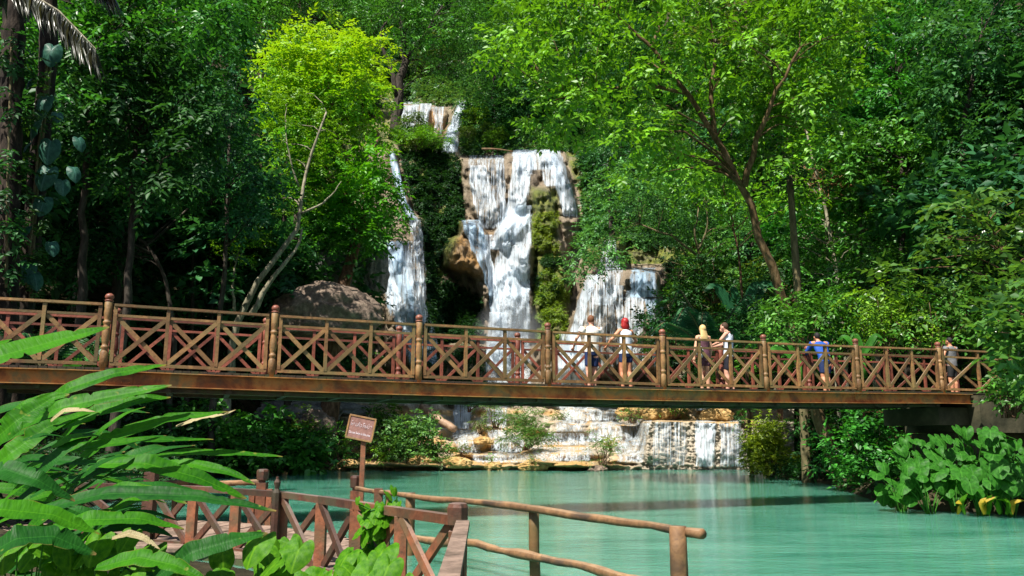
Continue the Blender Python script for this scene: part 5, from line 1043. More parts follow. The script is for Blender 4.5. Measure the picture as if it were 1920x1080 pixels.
def sign():
    p = P(672, 930, 13.2); c = np.array([p[0], p[1], 0]); r = empty('sign_post', c, 'reddish wooden notice board tilted on a post at the water edge', 'sign')
    MB().bar((.03, .0, -.5), (.055, .0, 1.62), .075, .07, (0, 1, 0)).build('post', M['rail_red'], r); knobpost(r, c, P(665, 940, 13.3), 1.03, .13, M['rail_red'], 'base_post'); 
    bc = P(677, 803, 13.15)-c
    b = bpy.data.objects.new('board', None); COL.objects.link(b)
    bd = MB(); bd.bar((-.205, 0, 0), (.205, 0, 0), .025, .33); COL.objects.unlink(b); bpy.data.objects.remove(b)
    b = bd.build('board', woodmat('faded_red_board', (.13, .06, .05), (.23, .12, .10)), r); b.location = bc; b.rotation_euler = (0, math.radians(11), math.radians(-8))
    fr = MB()
    for (a, e) in (((-.225, -.003, .18), (.225, -.003, .18)), ((-.225, -.003, -.178), (.225, -.003, -.178))): fr.bar(a, e, .04, .026)
    for x in (-.218, .218): fr.bar((x, -.003, -.164), (x, -.003, .166), .026, .04, (0, 1, 0))
    fr.build('frame', M['br_wood'], b)
    wm = plain('faded_white_paint', (.62, .52, .55))
    G = {'h': [[(.1, .82), (.25, .95), (.3, .8), (.15, .75), (.15, 0), (.5, .6), (.62, .78), (.8, .72), (.8, 0)]], 'a': [[(.1, .7), (.3, .88), (.5, .7), (.5, 0)]], 'm': [[(.15, .9), (.15, .12), (.05, 0), (0, .1), (.15, .2), (.7, .1), (.7, .9)]],
         'l': [[(.1, .05), (.1, .5), (.5, .58), (.7, .4), (.7, 0)], [(.1, .5), (.1, .8), (.4, .95), (.7, .85)]], 'g': [[(.08, .6), (.3, .88), (.52, .7), (.45, .3), (.2, 0), (.05, .1)]], 'n': [[(.1, .9), (.1, .1), (.35, 0), (.6, .15), (.6, .9)]],
         '2': [[(.2, 1.15), (.35, 1.32), (.42, 1.15), (.62, 1.34)]], 'o': [[(.2, 1.1), (.35, 1.28), (.5, 1.1)]], 'i': [[(.12, 1.08), (.3, 1.25), (.55, 1.22), (.65, 1.08), (.12, 1.08)]], 'c': [[(.3, 1.1), (.22, 1.18), (.3, 1.27), (.4, 1.18), (.3, 1.1)]]}
    mb = MB(); x = 0; seq = ['h2', 'a', 'm', 'lo', 'g', 'hi', 'n', 'nc', 'a']
    for q in seq:
        for ch in q:
            for st in G[ch]:
                pp = [(x+a*.05, -.0145, .012+b*.062) for a, b in st]
                mb.tube(resample(pp, 16), .0028, 5)
        x += .041
    o = mb.build('lettering', wm, b); o.location = (-x/2+.004, 0, 0)
    cu = bpy.data.curves.new('lettering', 'FONT'); cu.body = 'Do not Swim in this area'; cu.size = .068; cu.align_x = 'CENTER'; cu.extrude = .0015; cu.offset = .0008
    o = bpy.data.objects.new('lettering', cu); COL.objects.link(o); dg = bpy.context.evaluated_depsgraph_get(); me = bpy.data.meshes.new_from_object(o.evaluated_get(dg)); bpy.data.objects.remove(o)
    me.materials.clear(); me.materials.append(wm); o = link('lettering', me, b); o.rotation_euler = (math.pi/2, 0, 0); o.location = (0, -.0145, -.105)
    k = .36/(max(v.co.x for v in me.vertices)-min(v.co.x for v in me.vertices)); o.scale = (k, max(k, .8), 1)
sign()
def lip_branch():
    a, b = P(903, 279, 69.5), P(962, 284, 69.5); r = empty('branch', (a+b)/2, 'thin bare driftwood branch lying along the lip of the main waterfall', 'branch'); c = (a+b)/2
    MB().tube(resample([a-c, (a+b)/2-c+[0, 0, .12], b-c], 9), np.linspace(.09, .05, 9), 7, .1).build('wood', M['br_wood'], r, True)
lip_branch()
# fallen log, boulders
def log():
    a, b = P(792, 762, 49.6), P(852, 806, 47.8); c = (a+b)/2; r = empty('fallen_log', c, 'pale fallen log lying slanted against the cascade', 'log'); mb = MB(); mb.tube(resample([a-c, b-c], 12)+fbm(np.arange(12)*.5, np.zeros(12), 3)[:, None]*.05, np.linspace(.26, .2, 12), 12, .08)
    mb.build('wood', woodmat('bleached_driftwood', (.22, .12, .07), (.5, .34, .22)), r, True)
log()
def rockmat(name, a, b, c):
    m, nt, out = newmat(name); v = coords(nt); cc = ramp(nt, noise(nt, v, 2.6, 9, .75), [(.3, a), (.5, b), (.68, c)]); princ(nt, out, cc, .7, bump(nt, noise(nt, v, 5, 8, .75), 1, .12), .3); return m
M['rock_brown'] = rockmat('brown_rock', (.045, .034, .026), (.16, .115, .085), (.36, .27, .2)); M['rock_grey'] = rockmat('grey_rock', (.05, .05, .055), (.16, .155, .15), (.32, .30, .27)); M['rock_ochre'] = rockmat('ochre_rock', (.16, .09, .03), (.42, .26, .09), (.6, .42, .2))
def rock(label, c, r, m, seed, flat=.2):
    bm = bmesh.new(); bmesh.ops.create_icosphere(bm, subdivisions=5, radius=1)
    V = np.array([v.co[:] for v in bm.verts]); q = 1+fbm(V[:, 0]*1.2+V[:, 2]*.9+seed, V[:, 1]*1.3+seed, seed, 3)*.34-np.abs(fbm(V[:, 0]*2.4+V[:, 1]*2, V[:, 2]*2.2+V[:, 1], seed+1, 4))*.34+fbm(V[:, 0]*8+V[:, 1]*7, V[:, 2]*8-V[:, 1]*5, seed+2, 3)*.06
    V = V*q[:, None]; V[:, 2] = np.where(V[:, 2] < -.5, -.5+(V[:, 2]+.5)*flat, V[:, 2])
    for v, p in zip(bm.verts, V): v.co = p*np.array(r)
    me = bpy.data.meshes.new('boulder'); bm.to_mesh(me); bm.free(); me.polygons.foreach_set('use_smooth', [True]*len(me.polygons)); me.materials.append(m)
    o = link('boulder', me); o.location = c; tag(o, label, 'boulder'); return o
rock('large brown boulder beneath the yellow-green tree, dappled with sun', P(598, 598, 42.6), (3.0, 1.9, 1.75), M['rock_brown'], 3)
rock('dark rounded boulder behind the brown one, in shade', P(625, 525, 48), (1.6, 1.5, 2.0), M['rock_grey'], 5)
rock('tall grey rock leaning between the brown trunk and the blue veil fall', P(695, 500, 51), (1.1, 1.2, 3.2), M['rock_grey'], 7)
rock('flat grey slab under the bridge behind the sign', P(640, 770, 47.5), (2.0, 1.2, .55), M['rock_grey'], 9)
rock('lower grey slab on the left bank, partly in shade', P(560, 775, 45.5), (2.2, 1.2, .7), M['rock_grey'], 10)
rock('brownish crumbly boulder among bushes left of the sign', P(590, 800, 43.2), (1.1, .9, .8), M['rock_brown'], 11)
for k, (x, y, Y, r, lab) in enumerate([(735, 868, 43, .5, 'ochre lump right of the fern clump'), (790, 862, 43, .75, 'wide ochre rock left of the fern tuft'), (860, 866, 42.8, .8, 'ochre hummock right of the fern tuft'), (655, 868, 43, .6, 'small pale rock behind the sign post'), (1000, 872, 42.8, .7, 'mossy ochre hummock in front of the terraces'), (925, 870, 43, .45, 'small ochre mound with a tiny plant'),
                                       (1120, 878, 42.6, .6, 'dark root-covered rock under the wispy bush'), (905, 825, 45.8, .55, 'dark ochre rock splitting the stepped cascade'), (1235, 775, 48, 1.2, 'orange rock on the terrace behind the curtain cascade'), (1340, 778, 47.5, 1.0, 'tan rock before the shaded blue cascade'), (1185, 770, 49, 1.0, 'orange boulder under the bridge centre')]):
    rock(lab, P(x, y, Y)-np.array([0, 0, .1]), (r, r*.8, r*.5), M['rock_ochre'] if k not in (6,) else M['rock_brown'], 20+k)
# ------------------------------------------------------------------ close-up plants
def blade(name, pts, W_, m, parent, n0, fold=.25, wave=.0, seed=0, ntip=.12, nu=9, nv=60, prof=None):
    """long leaf blade: centre line pts (world, base to tip), width W_, upper side facing n0"""
    rs = np.random.RandomState(seed); c = resample(pts, nv); T = nrm(np.gradient(c, axis=0)); n0 = np.asarray(n0, float); sd = nrm(np.cross(T, n0)); nn = np.cross(sd, T)
    t = np.linspace(0, 1, nv); w = W_*(prof(t) if prof else np.clip(np.sin(np.pi*np.clip(t*.93+.06, 0, 1)**.8), 0, 1)**.75); u = np.linspace(-1, 1, nu); V = []
    nk = [1-sum(rs.uniform(.25, .6)*np.exp(-((t-rs.uniform(.15, .9))/rs.uniform(.008, .02))**2) for _ in range(rs.randint(1, 4)))*(nv > 30) for _ in (0, 1)]
    for j, uu in enumerate(u):
        off = fold*abs(uu)**1.1-(.18*uu*uu); wav = wave*math.sin(uu*1.3)*0+wave*(uu*uu)*(np.sin(t*rs.uniform(16, 22)+uu*2+seed)*.5+np.sin(t*37+seed*2)*.25)
        V.append(c+sd*(w*uu*.5*(1+(nk[int(uu > 0)]-1)*abs(uu)**.6))[:, None]+nn*(w*.5*off+W_*wav)[:, None])
    V = np.stack(V, 1); i = np.arange(nv*nu).reshape(nv, nu); Fc = np.stack([i[:-1, :-1], i[:-1, 1:], i[1:, 1:], i[1:, :-1]], -1).reshape(-1, 4)
    org = np.array(parent.matrix_basis.translation) if parent else np.zeros(3); uv = np.stack([np.tile(u, nv), np.repeat(t, nu)], 1)
    return link(name, mesh(name, V.reshape(-1, 3)-org, Fc, m, True, uv=uv), parent)
def strapmat(name, c1, c2, edge=(.25, .16, .04), tr=.45, rough=.5):
    m, nt, out = newmat(name); t = nt.nodes.new('ShaderNodeTexCoord'); mp = nt.nodes.new('ShaderNodeMapping'); mp.inputs['Scale'].default_value = (1.4, 55, 1); mp.inputs['Rotation'].default_value = (0, 0, 0); nt.links.new(t.outputs['UV'], mp.inputs[0])
    s = nt.nodes.new('ShaderNodeSeparateXYZ'); nt.links.new(t.outputs['UV'], s.inputs[0]); au = math_(nt, 'ABSOLUTE', s.outputs[0])
    ve = noise(nt, mp.outputs[0], 1.0, 2, .4); big = noise(nt, coords(nt), 5, 4, .6)
    c = ramp(nt, math_(nt, 'ADD', math_(nt, 'MULTIPLY', ve, .3), math_(nt, 'MULTIPLY', big, .7)), [(.35, c1), (.62, c2)])
    c = mixc(nt, ramp(nt, au, [(.0, (.7,)*3), (.06, (0, 0, 0))]), c, (c2[0]*1.6, c2[1]*1.3, c2[2]*1.6))
    c = mixc(nt, math_(nt, 'MULTIPLY', ramp(nt, au, [(.9, (0, 0, 0)), (.99, (1,)*3)]), ramp(nt, noise(nt, coords(nt), 7, 3), [(.52, (0,)*3), (.68, (.8,)*3)])), c, edge)
    c = mixc(nt, math_(nt, 'MULTIPLY', ramp(nt, s.outputs[1], [(.95, (0,)*3), (1.0, (1,)*3)]), .8), c, (.28, .17, .06))
    c = mixc(nt, ramp(nt, noise(nt, coords(nt), 26, 2), [(.70, (0,)*3), (.76, (.7,)*3)]), c, (.22, .26, .04))
    p = princ(nt, None, c, rough, bump(nt, ve, .3, .006), .13); tl = nt.nodes.new('ShaderNodeBsdfTranslucent'); nt.links.new(mixc(nt, 1.0, c, (1.5, 1.4, .5), 'MULTIPLY'), tl.inputs[0])
    mx = nt.nodes.new('ShaderNodeMixShader'); mx.inputs[0].default_value = tr; nt.links.new(p.outputs[0], mx.inputs[1]); nt.links.new(tl.outputs[0], mx.inputs[2]); nt.links.new(mx.outputs[0], out.inputs[0]); return m
M['strap'] = strapmat('ginger_leaf', (.014, .10, .004), (.055, .23, .007)); M['strap_dark'] = strapmat('dark_ginger_leaf', (.006, .05, .006), (.018, .11, .01), tr=.3); M['heart'] = strapmat('heart_leaf', (.03, .14, .006), (.11, .29, .012), (.2, .2, .03), rough=.4)  # the second is the ginger leaf in a darker green
M['taro'] = strapmat('taro_leaf', (.011, .065, .006), (.045, .185, .018), (.2, .22, .05), .35, .45); M['withered'] = strapmat('withered_leaf', (.2, .16, .07), (.42, .36, .2), tr=.3)
def ginger():
    specs = [  # plant 1: upper sprays; (path, width m, material, facing)
        (0, [(-90, 700, 2.5), (0, 668, 2.5), (100, 640, 2.6), (205, 613, 2.7)], .115, 'strap', (.1, -.75, .65)),
        (0, [(-60, 660, 2.9), (-10, 648, 2.9), (22, 636, 3)], .06, 'strap', (.1, -.7, .7)),
        (0, [(60, 775, 3.0), (130, 728, 3.0), (215, 700, 3.05), (312, 684, 3.15)], .085, 'strap', (0, -.75, .65)),
        (0, [(40, 800, 3.1), (110, 765, 3.1), (200, 745, 3.15), (322, 722, 3.2)], .10, 'strap', (0, -.8, .6)),
        (0, [(120, 800, 3.15), (200, 765, 3.2), (270, 748, 3.2), (320, 745, 3.25)], .09, 'strap', (0, -.8, .6)),
        (0, [(130, 880, 3.1), (200, 822, 3.1), (310, 786, 3.2), (428, 772, 3.3)], .085, 'strap', (0, -.7, .7)),
        (0, [(-40, 850, 2.7), (30, 790, 2.7), (100, 745, 2.8), (130, 740, 2.8)], .11, 'strap', (.2, -.8, .5)),
        (0, [(-40, 900, 2.8), (20, 850, 2.8), (90, 800, 2.9), (170, 775, 3)], .10, 'strap', (.2, -.7, .6)),
        (1, [(40, 880, 3.0), (150, 838, 3.0), (280, 824, 3.1), (400, 824, 3.2)], .065, 'strap', (0, -.6, .8)),
        (1, [(250, 862, 3.2), (350, 848, 3.3), (440, 850, 3.35), (530, 856, 3.4)], .058, 'strap', (0, -.6, .8)),
        (1, [(180, 870, 2.9), (270, 868, 2.9), (370, 895, 2.95), (462, 935, 3.0)], .10, 'strap', (.1, -.65, .75)),
        (1, [(290, 870, 3.1), (360, 870, 3.1), (430, 885, 3.1), (478, 908, 3.1)], .065, 'strap', (0, -.6, .8)),
        (1, [(-30, 880, 2.8), (60, 860, 2.9), (160, 868, 2.9), (260, 860, 3)], .07, 'strap_dark', (0, -.5, .85)),
        (1, [(60, 960, 2.6), (200, 925, 2.6), (370, 930, 2.65), (518, 958, 2.7)], .085, 'strap_dark', (0, -.6, .8)),
        (2, [(-80, 960, 2.0), (0, 955, 2.0), (100, 965, 2.05), (186, 1002, 2.1)], .095, 'strap', (-.1, -.55, .85)),
        (2, [(60, 1010, 2.5), (160, 975, 2.5), (260, 972, 2.55), (345, 992, 2.6)], .085, 'strap', (.1, -.55, .8)),
        (2, [(290, 1085, 2.6), (360, 1035, 2.6), (440, 1012, 2.65), (502, 1000, 2.7)], .09, 'strap_dark', (.2, -.7, .6)),
        (2, [(-40, 1050, 1.9), (30, 1010, 1.9), (100, 1005, 1.95), (180, 1040, 2.0)], .10, 'strap_dark', (0, -.6, .8)),
        (2, [(-60, 905, 2.2), (10, 880, 2.2), (70, 900, 2.2), (140, 940, 2.25)], .085, 'strap_dark', (0, -.6, .8)),
        (2, [(180, 1065, 2.4), (260, 1045, 2.4), (330, 1060, 2.4), (390, 1090, 2.4)], .08, 'strap', (0, -.6, .8)),
        (2, [(150, 940, 2.7), (230, 915, 2.7), (310, 925, 2.7), (350, 945, 2.7)], .07, 'strap', (0, -.6, .8)),
        (1, [(95, 790, 2.9), (120, 770, 2.9), (150, 768, 2.9), (178, 772, 2.9)], .03, 'withered', (0, -.7, .7)),
        (1, [(330, 800, 3.3), (380, 782, 3.3), (420, 778, 3.3), (442, 768, 3.3)], .03, 'withered', (0, -.7, .7)),
        (2, [(210, 1010, 2.5), (240, 1000, 2.5), (270, 1008, 2.5), (300, 1030, 2.5)], .03, 'withered', (0, -.7, .7))]
    rs = np.random.RandomState(8); labs = ['ginger-like plant, uppermost bright strap leaves reaching over the bridge at the left', 'ginger-like plant with long leaves pointing right across the pool', 'ginger-like plant low in the left corner with drooping leaves']
    roots = [empty('ginger_plant', l, labs[k], 'plant') for k, l in enumerate([(-2.1, 2.5, .2), (-1.9, 2.9, .15), (-1.6, 2.1, .15)])]
    bases = [P(-60, 800, 2.7), P(-20, 900, 2.8), P(-40, 1010, 2.1)]
    for r, b in zip(roots, bases):
        o = np.array(r.location); mb = MB(); mb.tube(resample([(0, 0, -.3), (b-o)*.5+[0, 0, .2], b-o], 10), .02, 8)
        mb.build('stalk', M['strap_dark'], r, True)
    for k, (pl, pts, w, m, n0) in enumerate(specs):
        r = roots[pl]; r_o = np.array(r.location); q = [P(*p) for p in pts]; 
        sub = blade('leaf', q, w*.8, M[m], r, n0, .35, .07 if 1 < k else .02, k)
        me = sub.data
    # filler leaves behind, smaller
    for k in range(95):
        pl = rs.randint(3); x0 = rs.uniform(-60, 210); y0 = rs.uniform(790, 1080); Y = rs.uniform(2.6, 3.8); a = rs.uniform(-.75, .35); L = rs.uniform(90, 190)
        q = [P(x0, y0, Y), P(x0+L*.35*math.cos(a), y0+L*.35*math.sin(a)-10, Y), P(x0+L*.7*math.cos(a), y0+L*.7*math.sin(a)-6, Y+.05), P(x0+L*math.cos(a), y0+L*math.sin(a)+12, Y+.1)]
        blade('leaf', q, rs.uniform(.025, .06), M['strap_dark' if k % 3 else 'strap'], roots[pl], (rs.uniform(-.3, .3), -.6, .8), .3, .04, k+50, nu=5, nv=16)
ginger()
def heart_mesh(name, m, deep=.32, seed=0, cup=.12, nr=7, na=28):
    """heart-shaped leaf, tip towards -y, stalk joins near the notch; unit length"""
    V = []; uv = []
    for i in range(nr+1):
        f = i/nr
        for j in range(na+1):
            a = -math.pi+2*math.pi*j/na           # 0 = tip
            s = abs(a)/math.pi; R = .62*(1-.28*s)+.12*math.exp(-(a/.35)**2)+(.10*math.exp(-((s-.78)/.16)**2))-deep*math.exp(-((s-1)/.09)**2)
            x = R*math.sin(a)*f*.92; y = -R*math.cos(a)*f; z = -cup*(f**2)*(1+.5*math.cos(a))+.05*abs(x)+.02*math.sin(a*9+seed)*f*f
            V.append((x, y, z)); uv.append((x*1.2, f*.9))
    Fc = []
    for i in range(nr):
        for j in range(na): p = i*(na+1)+j; Fc.append((p, p+na+1, p+na+2, p+1))
    return mesh(name, V, Fc, m, True, uv=np.array(uv))
HM = {k: [heart_mesh('leaf', M[k], d, s, c) for s, (d, c) in enumerate(((.33, .12), (.28, .2), (.36, .05)))] for k in ('taro', 'heart')}
def heart_plant(label, base, leaves, kind, seed, group=None, name='elephant_ear_plant'):
    """leaves: (world point, size, yaw, pitch)"""
    rs = np.random.RandomState(seed); base = np.array(base, float); r = empty(name, base, label, 'plant', group)
    for (p, sz, yaw, pit) in leaves:
        o = link('leaf', HM[kind][rs.randint(3)], r); o.location = np.array(p)-base; o.scale = (sz, sz, sz); o.rotation_euler = (pit, rs.uniform(-.25, .25), yaw)
        e = np.array(p)-base; mb = MB(); mb.tube(resample([(rs.uniform(-.08, .08), rs.uniform(-.08, .08), -.2), e*[.5, .5, .7], e-[0, 0, .01]], 8), np.linspace(.02, .008, 8)*(sz/.5)**.7, 6); q = mb.data('stalk', M['taro'], True); s = link('stalk', q, r)
    return r
def taro_patch():
    rs = np.random.RandomState(12); K = 0
    desc = ['tallest', 'leftmost', 'low', 'half-hidden', 'broad', 'upright', 'drooping', 'bright', 'small', 'spreading', 'shaded', 'outer', 'inner', 'leaning']
    spots = [(1690, 905, 18.8, 17), (1740, 900, 18.2, 18), (1790, 900, 18.6, 19), (1840, 905, 17.8, 19), (1890, 905, 17.6, 19), (1930, 900, 18.2, 17), (1765, 860, 19.6, 17), (1830, 850, 19.8, 18), (1900, 850, 19.4, 18), (1715, 865, 20, 15)]
    lab = ['elephant-ear plant leaning furthest left over the pool on the right bank', 'elephant-ear plant second from the left at the right bank waterline', 'elephant-ear plant in the middle of the waterline row on the right bank', 'elephant-ear plant above the yellowing leaves at the right waterline', 'elephant-ear plant near the right frame edge at the waterline',
           'elephant-ear plant cut by the right frame edge', 'tall elephant-ear plant below the bridge beam end', 'tall elephant-ear plant in front of the dark abutment recess', 'tall elephant-ear plant under the concrete abutment at far right', 'elephant-ear plant at the back left of the patch beside dark bushes']
    for k, (x, y, Y, n) in enumerate(spots):
        b = P(x, 925, Y); b[2] = max(float(H(b[0], b[1])), -.05); lv = []
        for q in range(n):
            px = x+rs.uniform(-46, 46); py = y+34-70*rs.beta(1.5, 1.2)-(10 if k >= 6 else 0); yy = Y+rs.uniform(-.5, .3); lv.append((P(px, py, yy), rs.uniform(.2, .42), rs.uniform(-1.1, 1.1), rs.uniform(.3, 1.25)))
        heart_plant(lab[k], b, lv, 'taro', 200+k, 'elephant-ear plants on the right bank')
taro_patch()
def yellow_leaves():
    b = P(1850, 950, 17.2); b[2] = -.05; r = empty('yellowing_plant', b, 'small plant with yellow and green leaves at the right waterline', 'plant'); rs = np.random.RandomState(4)
    for k in range(12):
        x = rs.uniform(1790, 1900); q = P(x, 955, 17.2); blade('leaf', [q-[0, 0, .1], P(x+rs.uniform(-10, 10), 940, 17.1), P(x+rs.uniform(-26, 26), rs.uniform(922, 945), 17.0)], rs.uniform(.08, .14), M['yellow_leaf'] if k % 3 == 0 else M['heart'], r, (rs.uniform(-.4, .4), -.7, .6), .2, .02, k, nu=5, nv=10)
M['yellow_leaf'] = strapmat('yellow_leaf', (.35, .22, .02), (.5, .38, .04))
yellow_leaves()
def low_heart():
    rs = np.random.RandomState(14)
    for k, (x0, x1, y0, y1, Y, n, lab) in enumerate([(440, 560, 1015, 1085, 3.6, 13, 'bright heart-leaved plant at the bottom, below the first crossed braces'), (640, 760, 1030, 1095, 3.8, 12, 'bright heart-leaved plant at the bottom under the vine'), (-20, 110, 990, 1085, 2.9, 12, 'heart-leaved plant in the bottom left corner'),
                                                   (110, 250, 1000, 1090, 2.8, 12, 'heart-leaved plant at the bottom between strap leaves'), (250, 420, 1030, 1095, 3.2, 11, 'small heart-leaved plant at the bottom left of the bright one'), (540, 660, 1055, 1100, 4.2, 8, 'low heart-leaved plant at the bottom in front of the planks')]):
        b = P((x0+x1)/2, 1180, Y); b[2] = .12; lv = [(P(rs.uniform(x0, x1), rs.uniform(y0, y1), Y+rs.uniform(-.25, .25)), rs.uniform(.09, .14)*(Y/3.4), rs.uniform(-1, 1), rs.uniform(.5, 1.2)) for q in range(n)]
        heart_plant(lab, b, lv, 'heart', 220+k, name='heart_leaved_plant')
low_heart()
shrub('small-leaved weeds crowding the bottom edge below the crossed braces', np.array([-2.6, 5.2, .1]), 1.3, .5, .5, 34, M['leaf_bright'], .09, .05, 6, .2, 160, (.14, .26), 401, .2)
shrub('dark weedy tangle under the strap leaves in the lower left', np.array([-2.3, 3.6, .1]), .9, .4, .75, 34, M['leaf_mid'], .09, .045, 7, .22, 160, (.14, .26), 402, .2)
shrub('creeper draping over the concrete abutment at the right', P(1895, 765, 20.6), .9, .4, .7, 20, M['leaf_mid'], .18, .1, 5, .35, 60, (.22, .38), 403, .5)
def vine():
    b = P(705, 1070, 8.6); b[2] = ZW; r = empty('vine', b, 'leafy green vine climbing the dark fence rail near the middle', 'vine'); rs = np.random.RandomState(6); b0 = b
    for k in range(5):
        pts = np.array([P(700+rs.uniform(-20, 20), 1060, 8.5), P(700+rs.uniform(-30, 30), 1000, 8.45), P(705+rs.uniform(-30, 40), 960+rs.uniform(-10, 20), 8.4), P(710+rs.uniform(-45, 45), rs.uniform(925, 985), 8.4)])
        p = resample(pts, 12); MB().tube(p-b0, .007, 5).build('stem', M['strap_dark'], r)
        for q in range(2, 12):
            o = link('leaf', HM['heart'][rs.randint(3)], r); o.location = p[q]-b0+rs.normal(0, .04, 3); s = rs.uniform(.07, .15); o.scale = (s, s, s); o.rotation_euler = (rs.uniform(.4, 1.3), rs.uniform(-.4, .4), rs.uniform(-1.4, 1.4))
vine()
# palm trunks at the left edge, climbing philodendron, frond
def palms():
    for k, (pts, w, lab) in enumerate([([(10, 640, 19), (14, 540, 19), (18, 300, 19), (25, 60, 19), (30, -60, 19)], .25, 'dark rough palm trunk at the very left edge'), ([(40, 640, 20), (52, 540, 20), (72, 300, 20), (90, 120, 20), (92, -40, 20)], .21, 'second dark palm trunk carrying the climbing leaves')]):
        q = np.array([P(*p) for p in pts]); g = q[0].copy(); g[2] = float(H(g[0], g[1]))-.2; r = empty('palm_tree', g, lab, 'palm'); c = resample(np.concatenate([[g], q]), 60)-g
        rad = w*(1+.10*(np.arange(60) % 3 == 0)+fbm(np.arange(60)*.3, np.zeros(60), k)*.1); MB().tube(c, rad, 14, .08, seed=k).build('trunk', barkmat('palm_bark', (.004, .003, .002), (.018, .012, .008), (.07, .05, .035), 5), r, True)  # bark colour darkened to stand for the shade on these trunks
        if k == 0:
            fm = leafmat('dry_palm_leaflet', (.05, .055, .045), (.13, .15, .11), .25, .35)
            for (pp, nl) in (([P(25, -30, 18.5), P(60, -10, 18.2), P(110, 20, 17.8), P(180, 92, 17.4)], 90), ([P(25, -40, 18.5), P(-10, -20, 18), P(-40, 20, 17.6)], 40), ([P(30, -45, 19), P(80, -70, 19.5), P(150, -60, 20), P(210, -20, 20.5)], 60)):
                c2 = resample(pp, nl); mb = MB(); mb.tube(c2-g, np.linspace(.04, .01, nl), 6); mb.build('frond_rib', M['bark_pale'], r)
                b = np.repeat(c2[2:], 2, 0); n = len(b); rs = np.random.RandomState(9); T = nrm(np.gradient(c2, axis=0))[2:].repeat(2, 0); ld = nrm(T*.45+np.array([0, 0, -1.])+rs.normal(0, .10, (n, 3))+np.tile([[0, .25, 0], [0, -.25, 0]], (n//2, 1)))
                V, Fc = leaf_arrays(b-g, ld, nrm(rs.normal(0, .3, (n, 3))+[0, -1, .2]), rs.uniform(.7, 1.0, n), np.full(n, .05)); link('frond', mesh('frond', V, Fc, fm), r)
    rs = np.random.RandomState(3); r = empty('climbing_plant', P(60, 560, 19.8), 'climbing plant with big blue-green ribbed leaves on the palm trunk', 'plant'); b0 = np.array(r.location)
    MB().tube(resample([P(58, 560, 19.8), P(66, 380, 19.75), P(80, 250, 19.7), P(95, 110, 19.7)], 30)-b0, .05, 8, .1).build('stem', M['bark_mossy'], r, True)
    for (x, y, s, yaw, pit) in ((97, 95, .34, .3, 1.3), (77, 190, .36, -.2, 1.2), (62, 232, .36, -.7, 1.15), (92, 275, .36, .3, 1.3), (86, 325, .36, .2, 1.25), (82, 378, .30, .5, 1.1), (18, 295, .28, -.3, 1.2), (140, 320, .24, .8, 1.0), (150, 265, .22, .9, 1.1), (50, 500, .3, .2, 1.1), (66, 520, .26, .7, 1.0), (108, 215, .2, .6, .9), (50, 272, .18, -.9, .9), (118, 345, .25, .6, 1.1), (56, 150, .2, -.6, 1.0), (46, 430, .2, -.4, 1.0), (98, 460, .22, .6, 1.0)):
        p = P(x, y, 19.4); s *= 1.7; o = link('leaf', HM['philo'][0 if y % 2 else 1], r); o.location = p-b0; o.scale = (s*.85, s, s); o.rotation_euler = (pit, rs.uniform(-.2, .2), yaw)
def trunk_cover():
    rs = np.random.RandomState(44)
    for pts, lab in (([(14, 540, 18.6), (18, 300, 18.6), (25, 60, 18.6)], 'dark ferns growing up the palm trunk at the very left edge'), ([(52, 540, 19.6), (72, 300, 19.6), (92, 100, 19.6)], 'leafy creeper wrapped round the second palm trunk')):
        L = resample([P(*p) for p in pts], 60); pick = L[rs.permutation(60)[:24]]+rs.normal(0, .16, (24, 3)); c0 = P(*pts[0]); r = empty('creeper', c0, lab, 'plant')
        MB().tube(resample([P(*p) for p in pts], 20)-c0+[0, -.05, 0], .03, 6, .1).build('stem', M['bark_mossy'], r, True)
        link('foliage', crown_mesh('foliage', np.concatenate([pick-c0, rs.uniform(.22, .42, (24, 1))], 1), M['leaf_dark'], 60, 7, .4, .2, .09, .5, 45), r)
trunk_cover()
M['philo'] = strapmat('ribbed_blue_green_leaf', (.012, .05, .034), (.04, .125, .085), (.2, .22, .1), .2, .4); HM['philo'] = [heart_mesh('leaf', M['philo'], .12, 3, .18), heart_mesh('leaf', M['philo'], .05, 5, .22)]
palms()
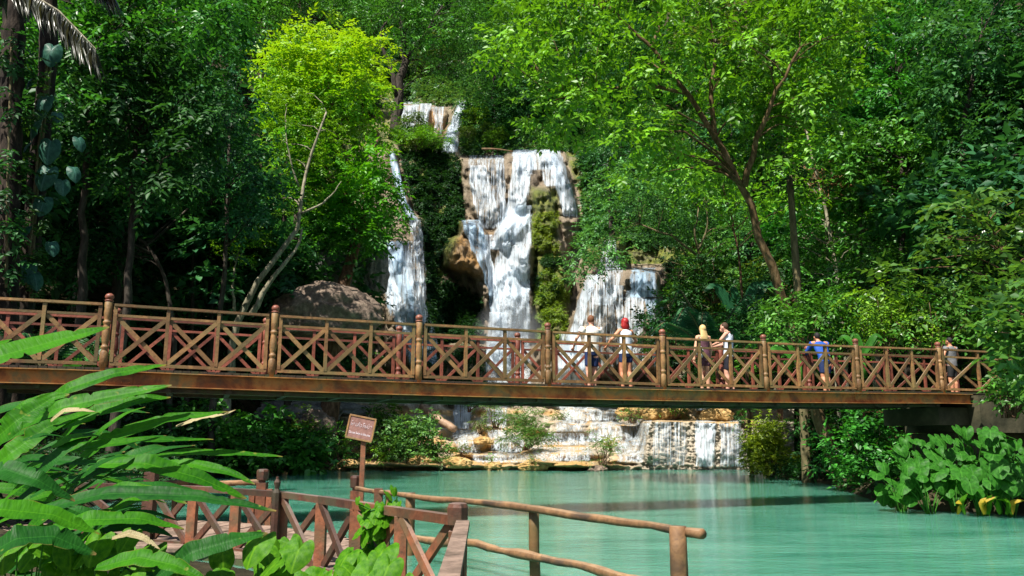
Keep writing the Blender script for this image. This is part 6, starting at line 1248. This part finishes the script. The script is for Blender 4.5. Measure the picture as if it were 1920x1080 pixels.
# fern and banana-like plants behind the bridge
def fronds(label, base, n, L, leaf, seed, name, w=.05, lw=.02, K=26, spread=(0, 6.28), up=(.5, 1.2), col='leaf_mid'):
    rs = np.random.RandomState(seed); base = np.array(base, float); r = empty(name, base, label, 'plant')
    for k in range(n):
        a = rs.uniform(*spread); e = rs.uniform(*up); l = L*rs.uniform(.7, 1.1); d = np.array([math.cos(a)*math.cos(e), math.sin(a)*math.cos(e), math.sin(e)]); p = resample([(0, 0, 0), d*l*.5, d*l*.85-[0, 0, l*.1], d*l*1.05*[1.1, 1.1, .8]-[0, 0, l*.3]], K)
        T = nrm(np.gradient(p, axis=0)); b = np.repeat(p[3:], 2, 0); n2 = len(b); T2 = np.repeat(T[3:], 2, 0); sd = nrm(np.cross(T2, [0, 0, 1.]))*np.tile([[1], [-1]], (n2//2, 1)); fr = np.repeat(np.linspace(1, .25, K-3), 2)
        V, Fc = leaf_arrays(b, nrm(sd+T2*.5-[0, 0, .25]), nrm(np.cross(T2, sd)*np.tile([[1], [-1]], (n2//2, 1))*-1+[0, 0, .01]), w*fr*L, lw*L*np.ones(n2)); mb = MB(); mb.tube(p, np.linspace(.012, .004, K)*L, 5); mb.build('stalk', M['bark_mossy'], r); link('frond', mesh('frond', V, Fc, leaf), r)
    return r
fronds('dark fern arching over the railing at the far left behind the bridge', P(75, 690, 17.5), 9, 1.9, M['leaf_blue'], 1, 'fern', .22, .035)
fronds('second fern in the shade behind the left bridge bay', P(150, 700, 19), 8, 1.5, M['leaf_mid'], 2, 'fern', .22, .035)
fronds('feathery palm-like plant behind the blond woman', P(1330, 660, 31), 11, 3.4, M['leaf_blue'], 3, 'palm_plant', .2, .03, 30, up=(.5, 1.3))
M['leaf_dark_broad'] = strapmat('dark_banana_leaf', (.008, .05, .02), (.02, .10, .04), tr=.25)
def banana(label, base, n, L, seed, m, spread=(-.4, 3.5)):
    rs = np.random.RandomState(seed); base = np.array(base, float); r = empty('banana_plant', base, label, 'plant'); MB().tube([(0, 0, -.3), (0, 0, L*.35)], [.09, .06], 10).build('stem', M['taro'], r, True)
    for k in range(n):
        a = rs.uniform(*spread); e = rs.uniform(.6, 1.35); l = L*rs.uniform(.7, 1.1); d = np.array([math.cos(a)*math.cos(e), math.sin(a)*math.cos(e)*.6, math.sin(e)]); p = [base+d*0+[0, 0, L*.3], base+d*l*.5+[0, 0, L*.3], base+d*l*.85+[0, 0, L*.25], base+d*l*[1.25, 1.2, .85]+[0, 0, L*.1]]
        blade('leaf', p, l*.2, m, r, (rs.uniform(-.3, .3), -.8, .5), .3, .02, seed+k, nu=5, nv=16)
banana('young banana-like plant with upright leaf between the person in blue and the next post', P(1620, 690, 24.5), 5, 1.25, 3, M['taro'])
banana('shaded banana plant with bluish leaves between the two couples', P(1290, 665, 33), 6, 2.2, 5, M['leaf_dark_broad'])
banana('tall banana plant in the dark below the arching trunk', P(1390, 640, 37), 6, 3.0, 7, M['leaf_dark_broad'])
banana('small broad-leaved plant at the right behind the bridge railing', P(1500, 700, 25), 5, 1.1, 9, M['taro'])
# trees outside the frame on the left and behind, which shade the left bank
for (x, y, k, s) in []: put_proto(k, x, y, s, 0)
print('objects', len(bpy.data.objects), 'polys', sum(len(m.polygons) for m in bpy.data.meshes))
